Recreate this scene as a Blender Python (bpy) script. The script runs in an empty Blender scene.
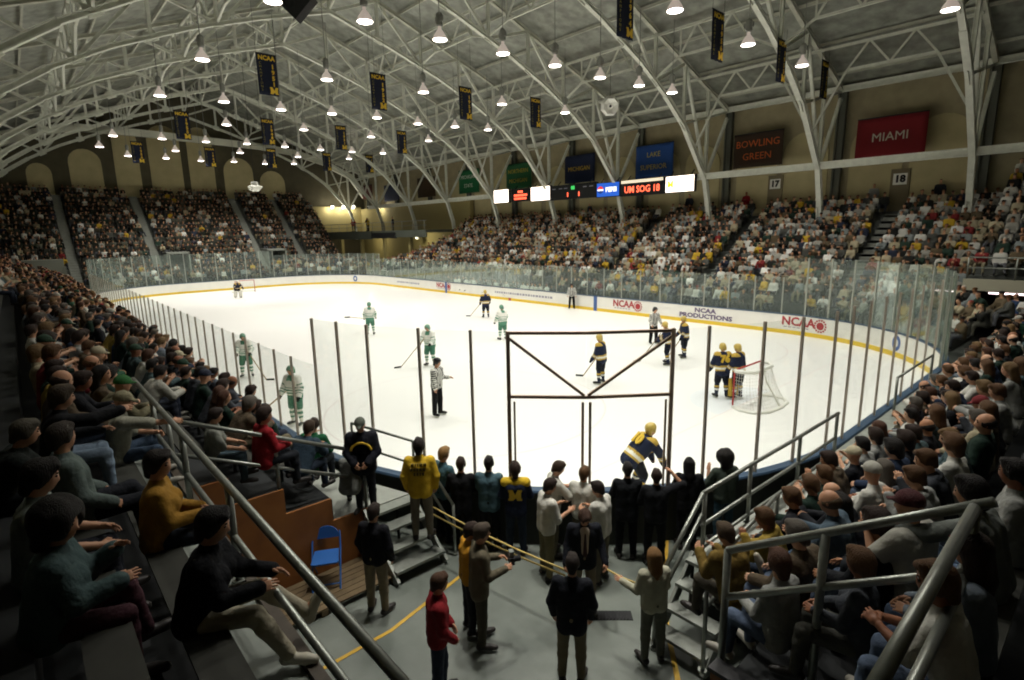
import bpy, bmesh, math, random
import numpy as np
from mathutils import Matrix, Vector
random.seed(7); rng=np.random.default_rng(7)
S=bpy.context.scene; COL=S.collection; R=math.radians; PI=math.pi
# ------------------------------------------------------------------ camera
CP=np.array([34.3516,-17.35028,5.65337]); YAW,PIT,ROL,FOC=2.41644,.194032,-.019177,553.469
D=np.array([math.cos(YAW)*math.cos(PIT),math.sin(YAW)*math.cos(PIT),-math.sin(PIT)])
_r=np.cross(D,[0,0,1.]);_r/=np.linalg.norm(_r);_u=np.cross(_r,D)
RT=math.cos(ROL)*_r+math.sin(ROL)*_u; UP=-math.sin(ROL)*_r+math.cos(ROL)*_u
def at(x,y,z=None,X=None,Y=None):
    v=D+RT*(x-512)/FOC+UP*(340-y)/FOC
    t=(z-CP[2])/v[2] if z is not None else ((X-CP[0])/v[0] if X is not None else (Y-CP[1])/v[1])
    return CP+v*t
cam=bpy.data.cameras.new('camera'); co=bpy.data.objects.new('camera',cam); COL.objects.link(co)
cam.sensor_width=36; cam.lens=FOC/1024*36; cam.clip_start=.05; cam.clip_end=400
co.matrix_world=Matrix(((RT[0],UP[0],-D[0],CP[0]),(RT[1],UP[1],-D[1],CP[1]),(RT[2],UP[2],-D[2],CP[2]),(0,0,0,1)))
S.camera=co
vs=S.view_settings; vs.view_transform='Standard'; vs.look='None'; vs.gamma=1; vs.exposure=0; vs.use_curve_mapping=False
try:
    S.cycles.transparent_max_bounces=32; S.cycles.max_bounces=6; S.cycles.use_denoising=True; S.cycles.sample_clamp_indirect=6; S.cycles.filter_width=1.9
except Exception: pass
W=bpy.data.worlds.new('world'); S.world=W; W.use_nodes=True
W.node_tree.nodes['Background'].inputs[0].default_value=(.8,.9,1,1); W.node_tree.nodes['Background'].inputs[1].default_value=.0
# ------------------------------------------------------------------ materials
def srgb(h):
    h=h.lstrip('#'); c=[int(h[i:i+2],16)/255 for i in (0,2,4)]
    return tuple(x/12.92 if x<=.04045 else ((x+.055)/1.055)**2.4 for x in c)+(1,)
MATS={}
def mat(name,col=None,rough=.6,metal=0,src=None,noise=0,nscale=8,bump=0,bscale=30,emit=None,estr=0,spec=.4,col2=None,bvec=None):
    if name in MATS: return MATS[name]
    m=bpy.data.materials.new(name); m.use_nodes=True; nt=m.node_tree; N=nt.nodes; L=nt.links
    b=N['Principled BSDF']; b.inputs['Roughness'].default_value=rough; b.inputs['Metallic'].default_value=metal
    b.inputs['Specular IOR Level'].default_value=spec
    out=None
    if src=='object': out=N.new('ShaderNodeObjectInfo').outputs['Color']
    elif src=='attr':
        a=N.new('ShaderNodeAttribute'); a.attribute_name='Col'; out=a.outputs['Color']
    elif col is not None: b.inputs['Base Color'].default_value=srgb(col) if isinstance(col,str) else col
    if noise or bump:
        tc=N.new('ShaderNodeTexCoord')
    if noise:
        n=N.new('ShaderNodeTexNoise'); n.inputs['Scale'].default_value=nscale; n.inputs['Detail'].default_value=5; L.new(tc.outputs['Object'],n.inputs['Vector'])
        mx=N.new('ShaderNodeMix'); mx.data_type='RGBA'; 
        if col2:
            rp=N.new('ShaderNodeMapRange'); rp.inputs[1].default_value=.5-.25; rp.inputs[2].default_value=.75; L.new(n.outputs['Fac'],rp.inputs[0])
            L.new(rp.outputs[0],mx.inputs['Factor']); mx.inputs['A'].default_value=srgb(col); mx.inputs['B'].default_value=srgb(col2)
        else:
            mx.blend_type='MULTIPLY'; mx.inputs['Factor'].default_value=noise
            rp=N.new('ShaderNodeMapRange'); rp.inputs[1].default_value=.25; rp.inputs[2].default_value=.75; rp.inputs[3].default_value=.35; rp.inputs[4].default_value=1.25; L.new(n.outputs['Fac'],rp.inputs[0])
            if out is not None: L.new(out,mx.inputs['A'])
            else: mx.inputs['A'].default_value=srgb(col)
            L.new(rp.outputs[0],mx.inputs['B'])
        out=mx.outputs['Result']
    if out is not None: L.new(out,b.inputs['Base Color'])
    if bump:
        n2=N.new('ShaderNodeTexNoise'); n2.inputs['Scale'].default_value=bscale; n2.inputs['Detail'].default_value=3; L.new(tc.outputs['Object'],n2.inputs['Vector'])
        if bvec:
            mp=N.new('ShaderNodeMapping');mp.inputs['Scale'].default_value=bvec;L.new(tc.outputs['Object'],mp.inputs[0]);L.new(mp.outputs[0],n2.inputs['Vector'])
        bp=N.new('ShaderNodeBump'); bp.inputs['Strength'].default_value=bump; bp.inputs['Distance'].default_value=.03; L.new(n2.outputs['Fac'],bp.inputs['Height']); L.new(bp.outputs[0],b.inputs['Normal'])
    if emit: b.inputs['Emission Color'].default_value=srgb(emit); b.inputs['Emission Strength'].default_value=estr
    MATS[name]=m; return m
M_skin=mat('skin',src='object',rough=.55); M_eye=mat('eye','#1a1410',.2); M_lip=mat('lip','#7a4038',.5)
M_cloth=mat('cloth',src='object',rough=.85,noise=.3,nscale=7,bump=.9,bscale=11,spec=.2); M_hair=mat('hair',src='object',rough=.6,bump=.7,bscale=9,spec=.3,bvec=(14,14,2.2))
M_shoe=mat('shoe_leather',src='object',rough=.5); M_jersey=mat('jersey',src='attr',rough=.8,bump=.4,bscale=14,spec=.2)
M_crowd=mat('crowd_clothing',src='attr',rough=.85,spec=.2)
M_steel=mat('painted_steel','#dadccf',.55,noise=.25,nscale=3); M_steeld=mat('truss_steel','#c6c7b8',.6,noise=.35,nscale=2)
M_pipe=mat('galvanised_pipe','#8f938c',.38,metal=.7,noise=.3,nscale=12)
M_alu=mat('aluminium_tread','#8d918a',.45,metal=.5,noise=.3,nscale=9)
M_post=mat('glass_post_metal','#bfb3a6',.5,metal=.15); M_gate=mat('gate_brown_steel','#a8927e',.5,metal=.1)
M_postlt=mat('far_post_metal','#a9aca2',.4,metal=.4)
M_board=mat('dasher_white','#ecebe3',.35,noise=.1,nscale=1.5); M_kick=mat('kickplate_yellow','#e3c23a',.4); M_cap=mat('cap_rail_blue','#3a5068',.4)
M_boardout=mat('board_outer_grey','#3a3d38',.7)
M_dark=mat('black_metal','#16171a',.5); M_blk=mat('black_fabric','#121316',.8)
M_ply=mat('orange_plywood','#94602f',.6,noise=1,nscale=3,col2='#7a4a24'); M_wood=mat('weathered_wood','#6b5a40',.7,noise=.6,nscale=6)
M_stepd=mat('shaded_tread','#26292a',.8,noise=.4,nscale=3); M_benchd=mat('shaded_bench','#34352f',.7,noise=.4,nscale=5); M_step=mat('stand_concrete','#5b5f5a',.8,noise=.4,nscale=2); M_bench=mat('bench_planks','#6f7168',.6,noise=.4,nscale=5)  # near treads and benches: shade of the dim corner put into the colour
M_tan=mat('tan_infill','#b9ad84',.85,noise=.2,nscale=1.2)
M_red=mat('goal_red','#a82a26',.4); M_white=mat('white_paint','#e8e8e0',.4); M_yel=mat('yellow_line_paint','#c9a23a',.6,noise=.3,nscale=8)
M_blue=mat('chair_blue','#2f62a8',.4); M_rope=mat('rope_yellow','#c3ac66',.8)
def glass(name,tint,rf,haze):
    m=bpy.data.materials.new(name); m.use_nodes=True; nt=m.node_tree; N=nt.nodes; L=nt.links; N.remove(N['Principled BSDF'])
    t=N.new('ShaderNodeBsdfTransparent'); t.inputs[0].default_value=tint; g=N.new('ShaderNodeBsdfGlossy'); g.inputs['Roughness'].default_value=.05; g.inputs['Color'].default_value=(.9,.95,.92,1)
    d=N.new('ShaderNodeBsdfDiffuse'); d.inputs[0].default_value=(.7,.8,.76,1)
    fr=N.new('ShaderNodeFresnel'); fr.inputs['IOR'].default_value=1.35
    mg=N.new('ShaderNodeMath'); mg.operation='MULTIPLY'; mg.inputs[1].default_value=rf; L.new(fr.outputs[0],mg.inputs[0])
    a=N.new('ShaderNodeMixShader'); a.inputs[0].default_value=haze; L.new(t.outputs[0],a.inputs[1]); L.new(d.outputs[0],a.inputs[2])
    b=N.new('ShaderNodeMixShader'); L.new(mg.outputs[0],b.inputs[0]); L.new(a.outputs[0],b.inputs[1]); L.new(g.outputs[0],b.inputs[2])
    L.new(b.outputs[0],N['Material Output'].inputs[0]); return m
M_glass=glass('acrylic_glass',(.97,.985,.978,1),.12,.015)
M_glassfar=glass('scratched_acrylic',(.93,.97,.95,1),.35,.06)
# ------------------------------------------------------------------ objects
def mesh(name,v,f,mats,smooth=False,mi=None,col=None):
    me=bpy.data.meshes.new(name); me.from_pydata([tuple(map(float,p)) for p in v],[],[tuple(map(int,q)) for q in f])
    for m in (mats if isinstance(mats,(list,tuple)) else [mats]): me.materials.append(m)
    if smooth: me.polygons.foreach_set('use_smooth',[True]*len(me.polygons))
    if mi is not None: me.polygons.foreach_set('material_index',[int(i) for i in mi])
    if col is not None:
        a=me.color_attributes.new('Col','FLOAT_COLOR','POINT'); a.data.foreach_set('color',np.asarray(col,dtype=np.float32).ravel())
    me.update(); return me
def obj(name,me,parent=None,M=None,label=None,color=None):
    o=bpy.data.objects.new(name,me); COL.objects.link(o)
    if parent: o.parent=parent
    if M is not None: o.matrix_basis=M
    if label: o['label']=label
    if color: o.color=color
    return o
def tag(o,label,cat,group=None,kind=None):
    o['label']=label; o['category']=cat
    if group:o['group']=group
    if kind:o['kind']=kind
    return o
def thing(name,label,cat,loc=(0,0,0),rz=0,group=None,sc=1):
    o=bpy.data.objects.new(name,None); COL.objects.link(o); o.location=loc; o.rotation_euler=(0,0,rz); o.scale=(sc,)*3; o.empty_display_size=.2
    return tag(o,label,cat,group)
def struct(o,label=None,cat=None):
    o['kind']='structure'
    if label:o['label']=label
    if cat:o['category']=cat
    return o
class MB:
    def __init__(s): s.v=[];s.f=[]
    def add(s,v,f):
        n=len(s.v); s.v+= [tuple(p) for p in v]; s.f+=[tuple(i+n for i in q) for q in f]; return s
    def box(s,a,b):
        x0,y0,z0=a;x1,y1,z1=b
        return s.add([(x0,y0,z0),(x1,y0,z0),(x1,y1,z0),(x0,y1,z0),(x0,y0,z1),(x1,y0,z1),(x1,y1,z1),(x0,y1,z1)],[(0,3,2,1),(4,5,6,7),(0,1,5,4),(1,2,6,5),(2,3,7,6),(3,0,4,7)])
    def prism(s,prof,a,b,up=(0,0,1)):
        a=np.array(a,float);b=np.array(b,float);d=b-a;d/=np.linalg.norm(d)+1e-9;u=np.array(up,float)
        if abs(d@u)>.98:u=np.array([1.,0,0])
        x=np.cross(d,u);x/=np.linalg.norm(x);u=np.cross(x,d);n=len(prof)
        v=[a+x*p[0]+u*p[1] for p in prof]+[b+x*p[0]+u*p[1] for p in prof]
        return s.add(v,[(i,(i+1)%n,n+(i+1)%n,n+i) for i in range(n)]+[tuple(range(n))[::-1],tuple(range(n,2*n))])
    def beam(s,a,b,w,h=None,up=(0,0,1)):
        h=h or w
        return s.prism([(-w/2,-h/2),(w/2,-h/2),(w/2,h/2),(-w/2,h/2)],a,b,up)
    def hbeam(s,a,b,w,h=None,up=(0,0,1)):
        h=h or w;t=.22*w;k=.2*h
        return s.prism([(-w/2,-h/2),(w/2,-h/2),(w/2,-h/2+k),(t/2,-h/2+k),(t/2,h/2-k),(w/2,h/2-k),(w/2,h/2),(-w/2,h/2),(-w/2,h/2-k),(-t/2,h/2-k),(-t/2,-h/2+k),(-w/2,-h/2+k)],a,b,up)
    def cyl(s,a,b,r,n=10):
        return s.prism([(r*math.cos(2*PI*i/n),r*math.sin(2*PI*i/n)) for i in range(n)],a,b)
    def path(s,pts,r,n=8):
        P=[np.array(p,float) for p in pts];m=len(P);V=[]
        pu=None
        for i in range(m):
            d=P[min(i+1,m-1)]-P[max(i-1,0)];d/=np.linalg.norm(d)+1e-9
            u=np.array([0,0,1.]) if abs(d[2])<.95 else np.array([1.,0,0])
            if pu is not None:u=pu
            x=np.cross(d,u);x/=np.linalg.norm(x)+1e-9;u=np.cross(x,d);pu=u
            V+=[P[i]+r*(x*math.cos(2*PI*k/n)+u*math.sin(2*PI*k/n)) for k in range(n)]
        F=[(i*n+k,i*n+(k+1)%n,(i+1)*n+(k+1)%n,(i+1)*n+k) for i in range(m-1) for k in range(n)]
        F+=[tuple(range(n))[::-1],tuple(range((m-1)*n,m*n))]
        return s.add(V,F)
    def lathe(s,prof,c=(0,0,0),n=16):
        m=len(prof);V=[(c[0]+r*math.cos(2*PI*k/n),c[1]+r*math.sin(2*PI*k/n),c[2]+z) for r,z in prof for k in range(n)]
        F=[(i*n+k,i*n+(k+1)%n,(i+1)*n+(k+1)%n,(i+1)*n+k) for i in range(m-1) for k in range(n)]+[tuple(range(n))[::-1],tuple(range((m-1)*n,m*n))]
        return s.add(V,F)
    def me(s,name,m,smooth=False): return mesh(name,s.v,s.f,m,smooth)
    def o(s,name,m,parent=None,smooth=False,M=None,label=None): return obj(name,s.me(name,m,smooth),parent,M,label)
FONT=bpy.data.curves.new('t','FONT').font
def text(name,s,size,m,parent,org,xa,za,align='CENTER',ext=.004,squeeze=1,bold=0,label=None):
    c=bpy.data.curves.new('t','FONT'); c.body=s; c.size=size; c.align_x=align; c.align_y='CENTER'; c.extrude=ext; c.resolution_u=2; c.offset=bold; c.space_line=.95
    t=bpy.data.objects.new('t',c); COL.objects.link(t); bpy.context.view_layer.update()
    me=bpy.data.meshes.new_from_object(t.evaluated_get(bpy.context.evaluated_depsgraph_get())); bpy.data.objects.remove(t)
    me.materials.clear(); me.materials.append(m)
    x=np.array(xa,float);z=np.array(za,float);n=np.cross(x,z); x=x*squeeze
    M=Matrix(((x[0],z[0],n[0],org[0]),(x[1],z[1],n[1],org[1]),(x[2],z[2],n[2],org[2]),(0,0,0,1)))
    me.transform(M); me.name=name
    return obj(name,me,parent,None,label)
ORD=['first','second','third','fourth','fifth','sixth','seventh','eighth','ninth','tenth','eleventh','twelfth','thirteenth','fourteenth','fifteenth','sixteenth','seventeenth','eighteenth','nineteenth','twentieth']
TEN={20:'twenty',30:'thirty',40:'forty',50:'fifty',60:'sixty',70:'seventy',80:'eighty',90:'ninety'}
def ordn(i):
    if i<20:return ORD[i]
    n=i+1
    return TEN[n//10*10]+'-'+ORD[n%10-1] if n%10 and n<100 else TEN.get(n,'hundred').replace('ty','tieth')
# ------------------------------------------------------------------ figures: smooth-union fields polygonised as one continuous surface
def nrm(v):
    v=np.array(v,float); return v/(np.linalg.norm(v)+1e-9)
def field(prims,h,k):
    P=[]
    for p in prims:
        if p[0]=='c': lo=np.minimum(p[1]-p[3],p[2]-p[4]);hi=np.maximum(p[1]+p[3],p[2]+p[4])
        else: m=max(p[2]); lo=p[1]-m;hi=p[1]+m
        P.append((lo,hi))
    lo=np.min([a for a,b in P],0)-2*h;hi=np.max([b for a,b in P],0)+2*h
    n=np.ceil((hi-lo)/h).astype(int)+1
    ax=[lo[i]+h*np.arange(n[i]) for i in range(3)]
    G=np.full(n,9.);BR=np.full(n,9.);LB=np.zeros(n,np.int16)
    for p,(a,b) in zip(prims,P):
        mg=.05+h
        i0=np.maximum(((a-mg-lo)/h).astype(int),0);i1=np.minimum(np.ceil((b+mg-lo)/h).astype(int)+1,n)
        sl=tuple(slice(i0[i],i1[i]) for i in range(3))
        X=np.stack(np.meshgrid(*[ax[i][sl[i]] for i in range(3)],indexing='ij'),-1)
        if p[0]=='c':
            ab=p[2]-p[1];L=ab@ab+1e-9;t=np.clip(((X-p[1])@ab)/L,0,1)
            d=np.linalg.norm(X-p[1]-t[...,None]*ab,axis=-1)-(p[3]+(p[4]-p[3])*t)
        else:
            q=(X-p[1])
            if p[4] is not None:q=q@p[4]
            d=(np.linalg.norm(q/np.array(p[2]),axis=-1)-1)*min(p[2])
        if p[0]=='x':
            G[sl]=np.maximum(G[sl],-d);continue
        g=G[sl];kk=p[5] if len(p)>5 and p[5] else k
        hh=np.clip(.5+.5*(d-g)/kk,0,1);G[sl]=d*(1-hh)+g*hh-kk*hh*(1-hh)
        br=BR[sl];w=d<br;br[w]=d[w];LB[sl][w]=p[-1] if isinstance(p[-1],int) else 0
    return G,lo,h,LB
def nets(prims,h,k=.03):
    G,lo,h,LB=field(prims,h,k)
    ins=G<0;n=np.array(G.shape)
    c=[(i,j,l) for i in(0,1) for j in(0,1) for l in(0,1)]
    def sub(A,o): return A[o[0]:n[0]-1+o[0],o[1]:n[1]-1+o[1],o[2]:n[2]-1+o[2]]
    vals=[sub(G,o) for o in c];sg=[sub(ins,o) for o in c];cnt=sum(s.astype(int) for s in sg)
    act=(cnt>0)&(cnt<8);idx=-np.ones(act.shape,int);cells=np.argwhere(act);idx[act]=np.arange(len(cells))
    vv=[v[act] for v in vals];acc=np.zeros((len(cells),3));num=np.zeros(len(cells))
    for a in range(8):
        for b in range(a+1,8):
            oa,ob=np.array(c[a]),np.array(c[b])
            if np.abs(oa-ob).sum()!=1:continue
            m=(vv[a]<0)!=(vv[b]<0);t=vv[a][m]/(vv[a][m]-vv[b][m])
            acc[m]+=oa+t[:,None]*(ob-oa);num[m]+=1
    V=lo+h*(cells+acc/np.maximum(num,1)[:,None]);F=[]
    for ax in range(3):
        o=[0,0,0];o[ax]=1
        A=ins[:n[0]-o[0],:n[1]-o[1],:n[2]-o[2]];B=ins[o[0]:,o[1]:,o[2]:]
        e=np.argwhere(A!=B);b1,b2=[(1,2),(2,0),(0,1)][ax]
        e=e[(e[:,b1]>0)&(e[:,b2]>0)&(e[:,b1]<n[b1]-1)&(e[:,b2]<n[b2]-1)]
        def id_(d1,d2):
            q=e.copy();q[:,b1]-=d1;q[:,b2]-=d2;return idx[q[:,0],q[:,1],q[:,2]]
        Q=np.stack([id_(1,1),id_(0,1),id_(0,0),id_(1,0)],1)
        fl=~A[e[:,0],e[:,1],e[:,2]];Q[fl]=Q[fl][:,::-1];F.append(Q)
    F=np.concatenate(F);F=F[(F>=0).all(1)]
    return V,F,LB[tuple(np.minimum(np.round((V-lo)/h).astype(int),n-1).T)]
def C(a,b,ra,rb=None,lb=0,k=None): return ('c',np.array(a,float),np.array(b,float),ra,ra if rb is None else rb,k,lb)
def E_(c,r,Rm=None,lb=0,k=None,kind='e'): return (kind,np.array(c,float),tuple(r),max(r),Rm,k,lb)
def rotz(a): c,s=math.cos(a),math.sin(a);return np.array([[c,-s,0],[s,c,0],[0,0,1.]])
def roty(a): c,s=math.cos(a),math.sin(a);return np.array([[c,0,s],[0,1,0],[-s,0,c]])
_hand={}
def hand_mesh(curl):
    if curl in _hand:return _hand[curl]
    # +X along the fingers, +Y towards the thumb, -Z palm side
    pr=[C((0,0,0),(.03,0,0),.026,.03),C((.03,.022,0),(.085,.026,0),.017,.015),C((.03,-.02,0),(.08,-.026,0),.017,.014),C((.03,0,0),(.088,0,0),.018,.016)]
    V,F,_=nets(pr,.008,.012);V=[V];Fs=[F];n=len(V[0])
    fing=[((.084,.029),.072,.0088),((.09,.010),.08,.009),((.087,-.010),.074,.0086),((.08,-.028),.058,.0078)]
    for i,((x,y),L,r) in enumerate(fing):
        p=np.array([x-.008,y,0.]);a=-curl*.25;q=[]
        for j,s in enumerate((.46,.32,.24)):
            a-=curl*(.42+.08*i)*(1 if j else .7);e=p+np.array([math.cos(a),(.06-.04*i),math.sin(a)])*L*s
            q.append(C(p,e,r*(1-.08*j),r*(.93-.08*j)));p=e
        v,f,_=nets(q,.0065,.006);V.append(v);Fs.append(f+n);n+=len(v)
    t=curl*.5
    q=[C((.015,.022,-.004),(.045,.052,-.012-.012*t),.014,.0115),C((.045,.052,-.012-.012*t),(.075-.012*t,.062-.03*t,-.02-.03*t),.011,.009)]
    v,f,_=nets(q,.0065,.008);V.append(v);Fs.append(f+n)
    _hand[curl]=(np.concatenate(V),np.concatenate(Fs));return _hand[curl]
DF=dict(seat=False,lean=3,side=0,twist=0,yaw=0,pitch=5,ua_l=(.05,.18,-1),fa_l=(.35,.02,-1),ua_r=(.05,-.18,-1),fa_r=(.35,-.02,-1),th_l=(.02,.06,-1),sh_l=(-.04,.02,-1),th_r=(.02,-.06,-1),sh_r=(-.04,-.02,-1),toe_l=15,toe_r=-15,curl=.5,female=False,bulk=1.)
def skel(p):
    q=dict(DF);q.update(p);f=q['female'];J={}
    t=nrm((math.sin(R(q['lean'])),math.sin(R(q['side'])),math.cos(R(q['lean']))))
    l=rotz(R(q['twist']))@np.array([0,1.,0]);l=nrm(l-t*(l@t));fw=np.cross(l,t)
    pz=(.545 if q['seat'] else .95);P=np.array([0,0,pz])
    sw=.16 if f else .178
    J.update(P=P,C=P+.30*t,N=P+.515*t,t=t,l=l,f=fw)
    for s,sg in(('l',1),('r',-1)):
        sh=P+.455*t+sg*sw*l;ua=nrm(q['ua_'+s]);fa=nrm(q['fa_'+s])
        J['S'+s]=sh;J['E'+s]=sh+.285*ua;J['W'+s]=J['E'+s]+.25*fa;J['fa'+s]=fa;J['ua'+s]=ua
        hp=P+np.array([0,sg*.088,-.02]);th=nrm(q['th_'+s]);sn=nrm(q['sh_'+s])
        J['H'+s]=hp;J['K'+s]=hp+.43*th;J['A'+s]=J['K'+s]+.41*sn;J['toe'+s]=R(q['toe_'+s])
    hz=R(q['yaw']);hp=R(q['pitch'])
    Rh=np.stack([fw,l,t],1)@rotz(hz)
    up=nrm(t*.5+np.array([0,0,.5]));z=up;x=rotz(hz)@np.array([math.cos(R(q['twist'])),math.sin(R(q['twist'])),0]);x=nrm(x-z*(x@z));Rh=np.stack([x,np.cross(z,x),z],1)@roty(hp)
    J['R']=Rh;J['Hd']=J['N']+.07*up+Rh@np.array([.02,0,.105]);J['q']=q
    if not q['seat']:
        dz=min(J['Al'][2],J['Ar'][2])-.085
        for k in J:
            if isinstance(J[k],np.ndarray) and J[k].shape==(3,) and k in('P','C','N','Sl','Sr','El','Er','Wl','Wr','Hl','Hr','Kl','Kr','Al','Ar','Hd'):J[k]=J[k]-np.array([0,0,dz])
    return J
def head_prims(J,lb=0):
    Rh,c=J['R'],J['Hd'];g=lambda v:c+Rh@np.array(v)
    return [E_(g((-.008,0,.02)),(.098,.078,.1),Rh,lb),E_(g((.025,0,-.06)),(.062,.056,.062),Rh,lb),E_(g((.038,0,-.01)),(.056,.06,.075),Rh,lb),C(g((.09,0,.005)),g((.108,0,-.028)),.009,.014,lb,.012),E_(g((-.005,.08,-.01)),(.02,.012,.032),Rh,lb,.012),E_(g((-.005,-.08,-.01)),(.02,.012,.032),Rh,lb,.012),C(g((-.02,0,-.06)),J['N']-.03*J['t'],.052,.058,lb)]
def torso(J,g,lb,bot=0):
    P,C_,N,t,l=J['P'],J['C'],J['N'],J['t'],J['l'];w=.92 if J['q']['female'] else 1;b=J['q']['bulk']
    o=[]
    for s in(1,-1):
        o.append(C(P+s*.072*l+bot*t,P+s*.07*l*b+.17*t,.105+g,.1*b+g,lb)); o.append(C(P+s*.07*l*b+.17*t,C_+s*.085*w*l+.06*t,.1*b+g,.108*w+g,lb))
    o.append(C(J['Sl']-.02*t,J['Sr']-.02*t,.055+g*.8,.055+g*.8,lb));o.append(C(C_+.05*t,N-.02*t,.1+g*.6,.052+g*.5,lb))
    if J['q']['female']: o+= [E_(C_+s*.075*l+.1*J['f']+.02*t,(.07+g,.065+g,.07+g),None,lb) for s in(1,-1)]
    return o
def arm(J,s,g,lb,frac=1.,wr=1.):
    S_,E,W_=J['S'+s],J['E'+s],J['W'+s];b=J['q']['bulk']
    if frac<=.5: return [C(S_,S_+(E-S_)*frac*2,.056*b+g,.05*b+g*1.25,lb)]
    return [C(S_,E,.056*b+g,.043*b+g,lb),C(E,E+(W_-E)*(frac-.5)*2*wr,.043*b+g,.031+g*1.1,lb)]
def leg(J,s,g,lb,lo=1.):
    H,K,A=J['H'+s],J['K'+s],J['A'+s];b=J['q']['bulk'];cf=K+(A-K)*.28
    return [C(H,K,.088*b+g,.056+g,lb),C(K,cf,.054+g,.054+g,lb),C(cf,K+(A-K)*lo,.054+g,.04+g*1.1,lb)]
def foot_dir(J,s):
    a=J['toe'+s]+R(J['q']['twist'])*.5;sh=nrm(J['A'+s]-J['K'+s]);d=np.array([math.cos(a),math.sin(a),0])
    if sh[2]>-.75: d=nrm(d*.35+np.array([0,0,1.])*.8)
    return d
def shoe(J,s,g=0,lb=4):
    A=J['A'+s];d=foot_dir(J,s);dn=np.array([0,0,-1.]) if d[2]<.2 else nrm(np.array([.7,0,-.5]));h=A+dn*.035
    return [C(A,h-d*.035,.045+g,.046+g,lb),C(h-d*.035,h+d*.12,.043+g,.042+g,lb),C(h+d*.12,h+d*.185-np.array([0,0,.004]),.042+g,.034+g,lb)]
def bodyfig(p,h=.022,hands=True):
    J=skel(p)
    pr=head_prims(J)+torso(J,0,0)
    for s in 'lr':
        pr+=arm(J,s,0,0)+leg(J,s,0,0); A=J['A'+s];d=foot_dir(J,s);pr.append(C(A-np.array([0,0,.03]),A-np.array([0,0,.045])+d*.15,.035,.028))
    V,F,_=nets(pr,h,.028);V=[V];Fs=[F];mi=[np.zeros(len(F),int)];n=len(V[0])
    if hands:
        hv,hf=hand_mesh(J['q']['curl'])
        for s,sg in(('l',1),('r',-1)):
            x=J['fa'+s];pn=np.array([0,-sg*.75,-.65]) if not J['q'].get('palm') else np.array(J['q']['palm'],float)*np.array([1,sg,1]);z=-nrm(pn-x*(pn@x));y=np.cross(z,x)
            v=hv.copy()
            if (y@np.array([.6,0,1.]))<0: v[:,1]*=-1;f2=hf[:,::-1]
            else:f2=hf
            V.append(J['W'+s]-.01*x+v@np.stack([x,y,z],0));Fs.append(f2+n);mi.append(np.zeros(len(f2),int));n+=len(v)
    Rh,c=J['R'],J['Hd']
    for (e,r,m) in(((.082,.031,.012),(.012,.016,.011),1),((.082,-.031,.012),(.012,.016,.011),1),((.082,0,-.065),(.01,.024,.008),2),((.088,.031,.034),(.008,.02,.006),1),((.088,-.031,.034),(.008,.02,.006),1)):
        b=[];ff=[]
        for i in range(5):
            for k in range(8):
                th=PI*(i/4-.5);b.append(c+Rh@(np.array(e)+np.array([r[0]*math.sin(th),r[1]*math.cos(th)*math.cos(k*PI/4),r[2]*math.cos(th)*math.sin(k*PI/4)])))
        for i in range(4):
            for k in range(8):ff.append((i*8+k,i*8+(k+1)%8,(i+1)*8+(k+1)%8,(i+1)*8+k))
        V.append(np.array(b));Fs.append(np.array(ff)+n);mi.append(np.full(len(ff),m));n+=len(b)
    return J,np.concatenate(V),np.concatenate(Fs),np.concatenate(mi)
def headM(J):
    Rm,c=J['R'],J['Hd'];return Matrix([[*Rm[i],c[i]] for i in range(3)]+[[0,0,0,1]])
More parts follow.
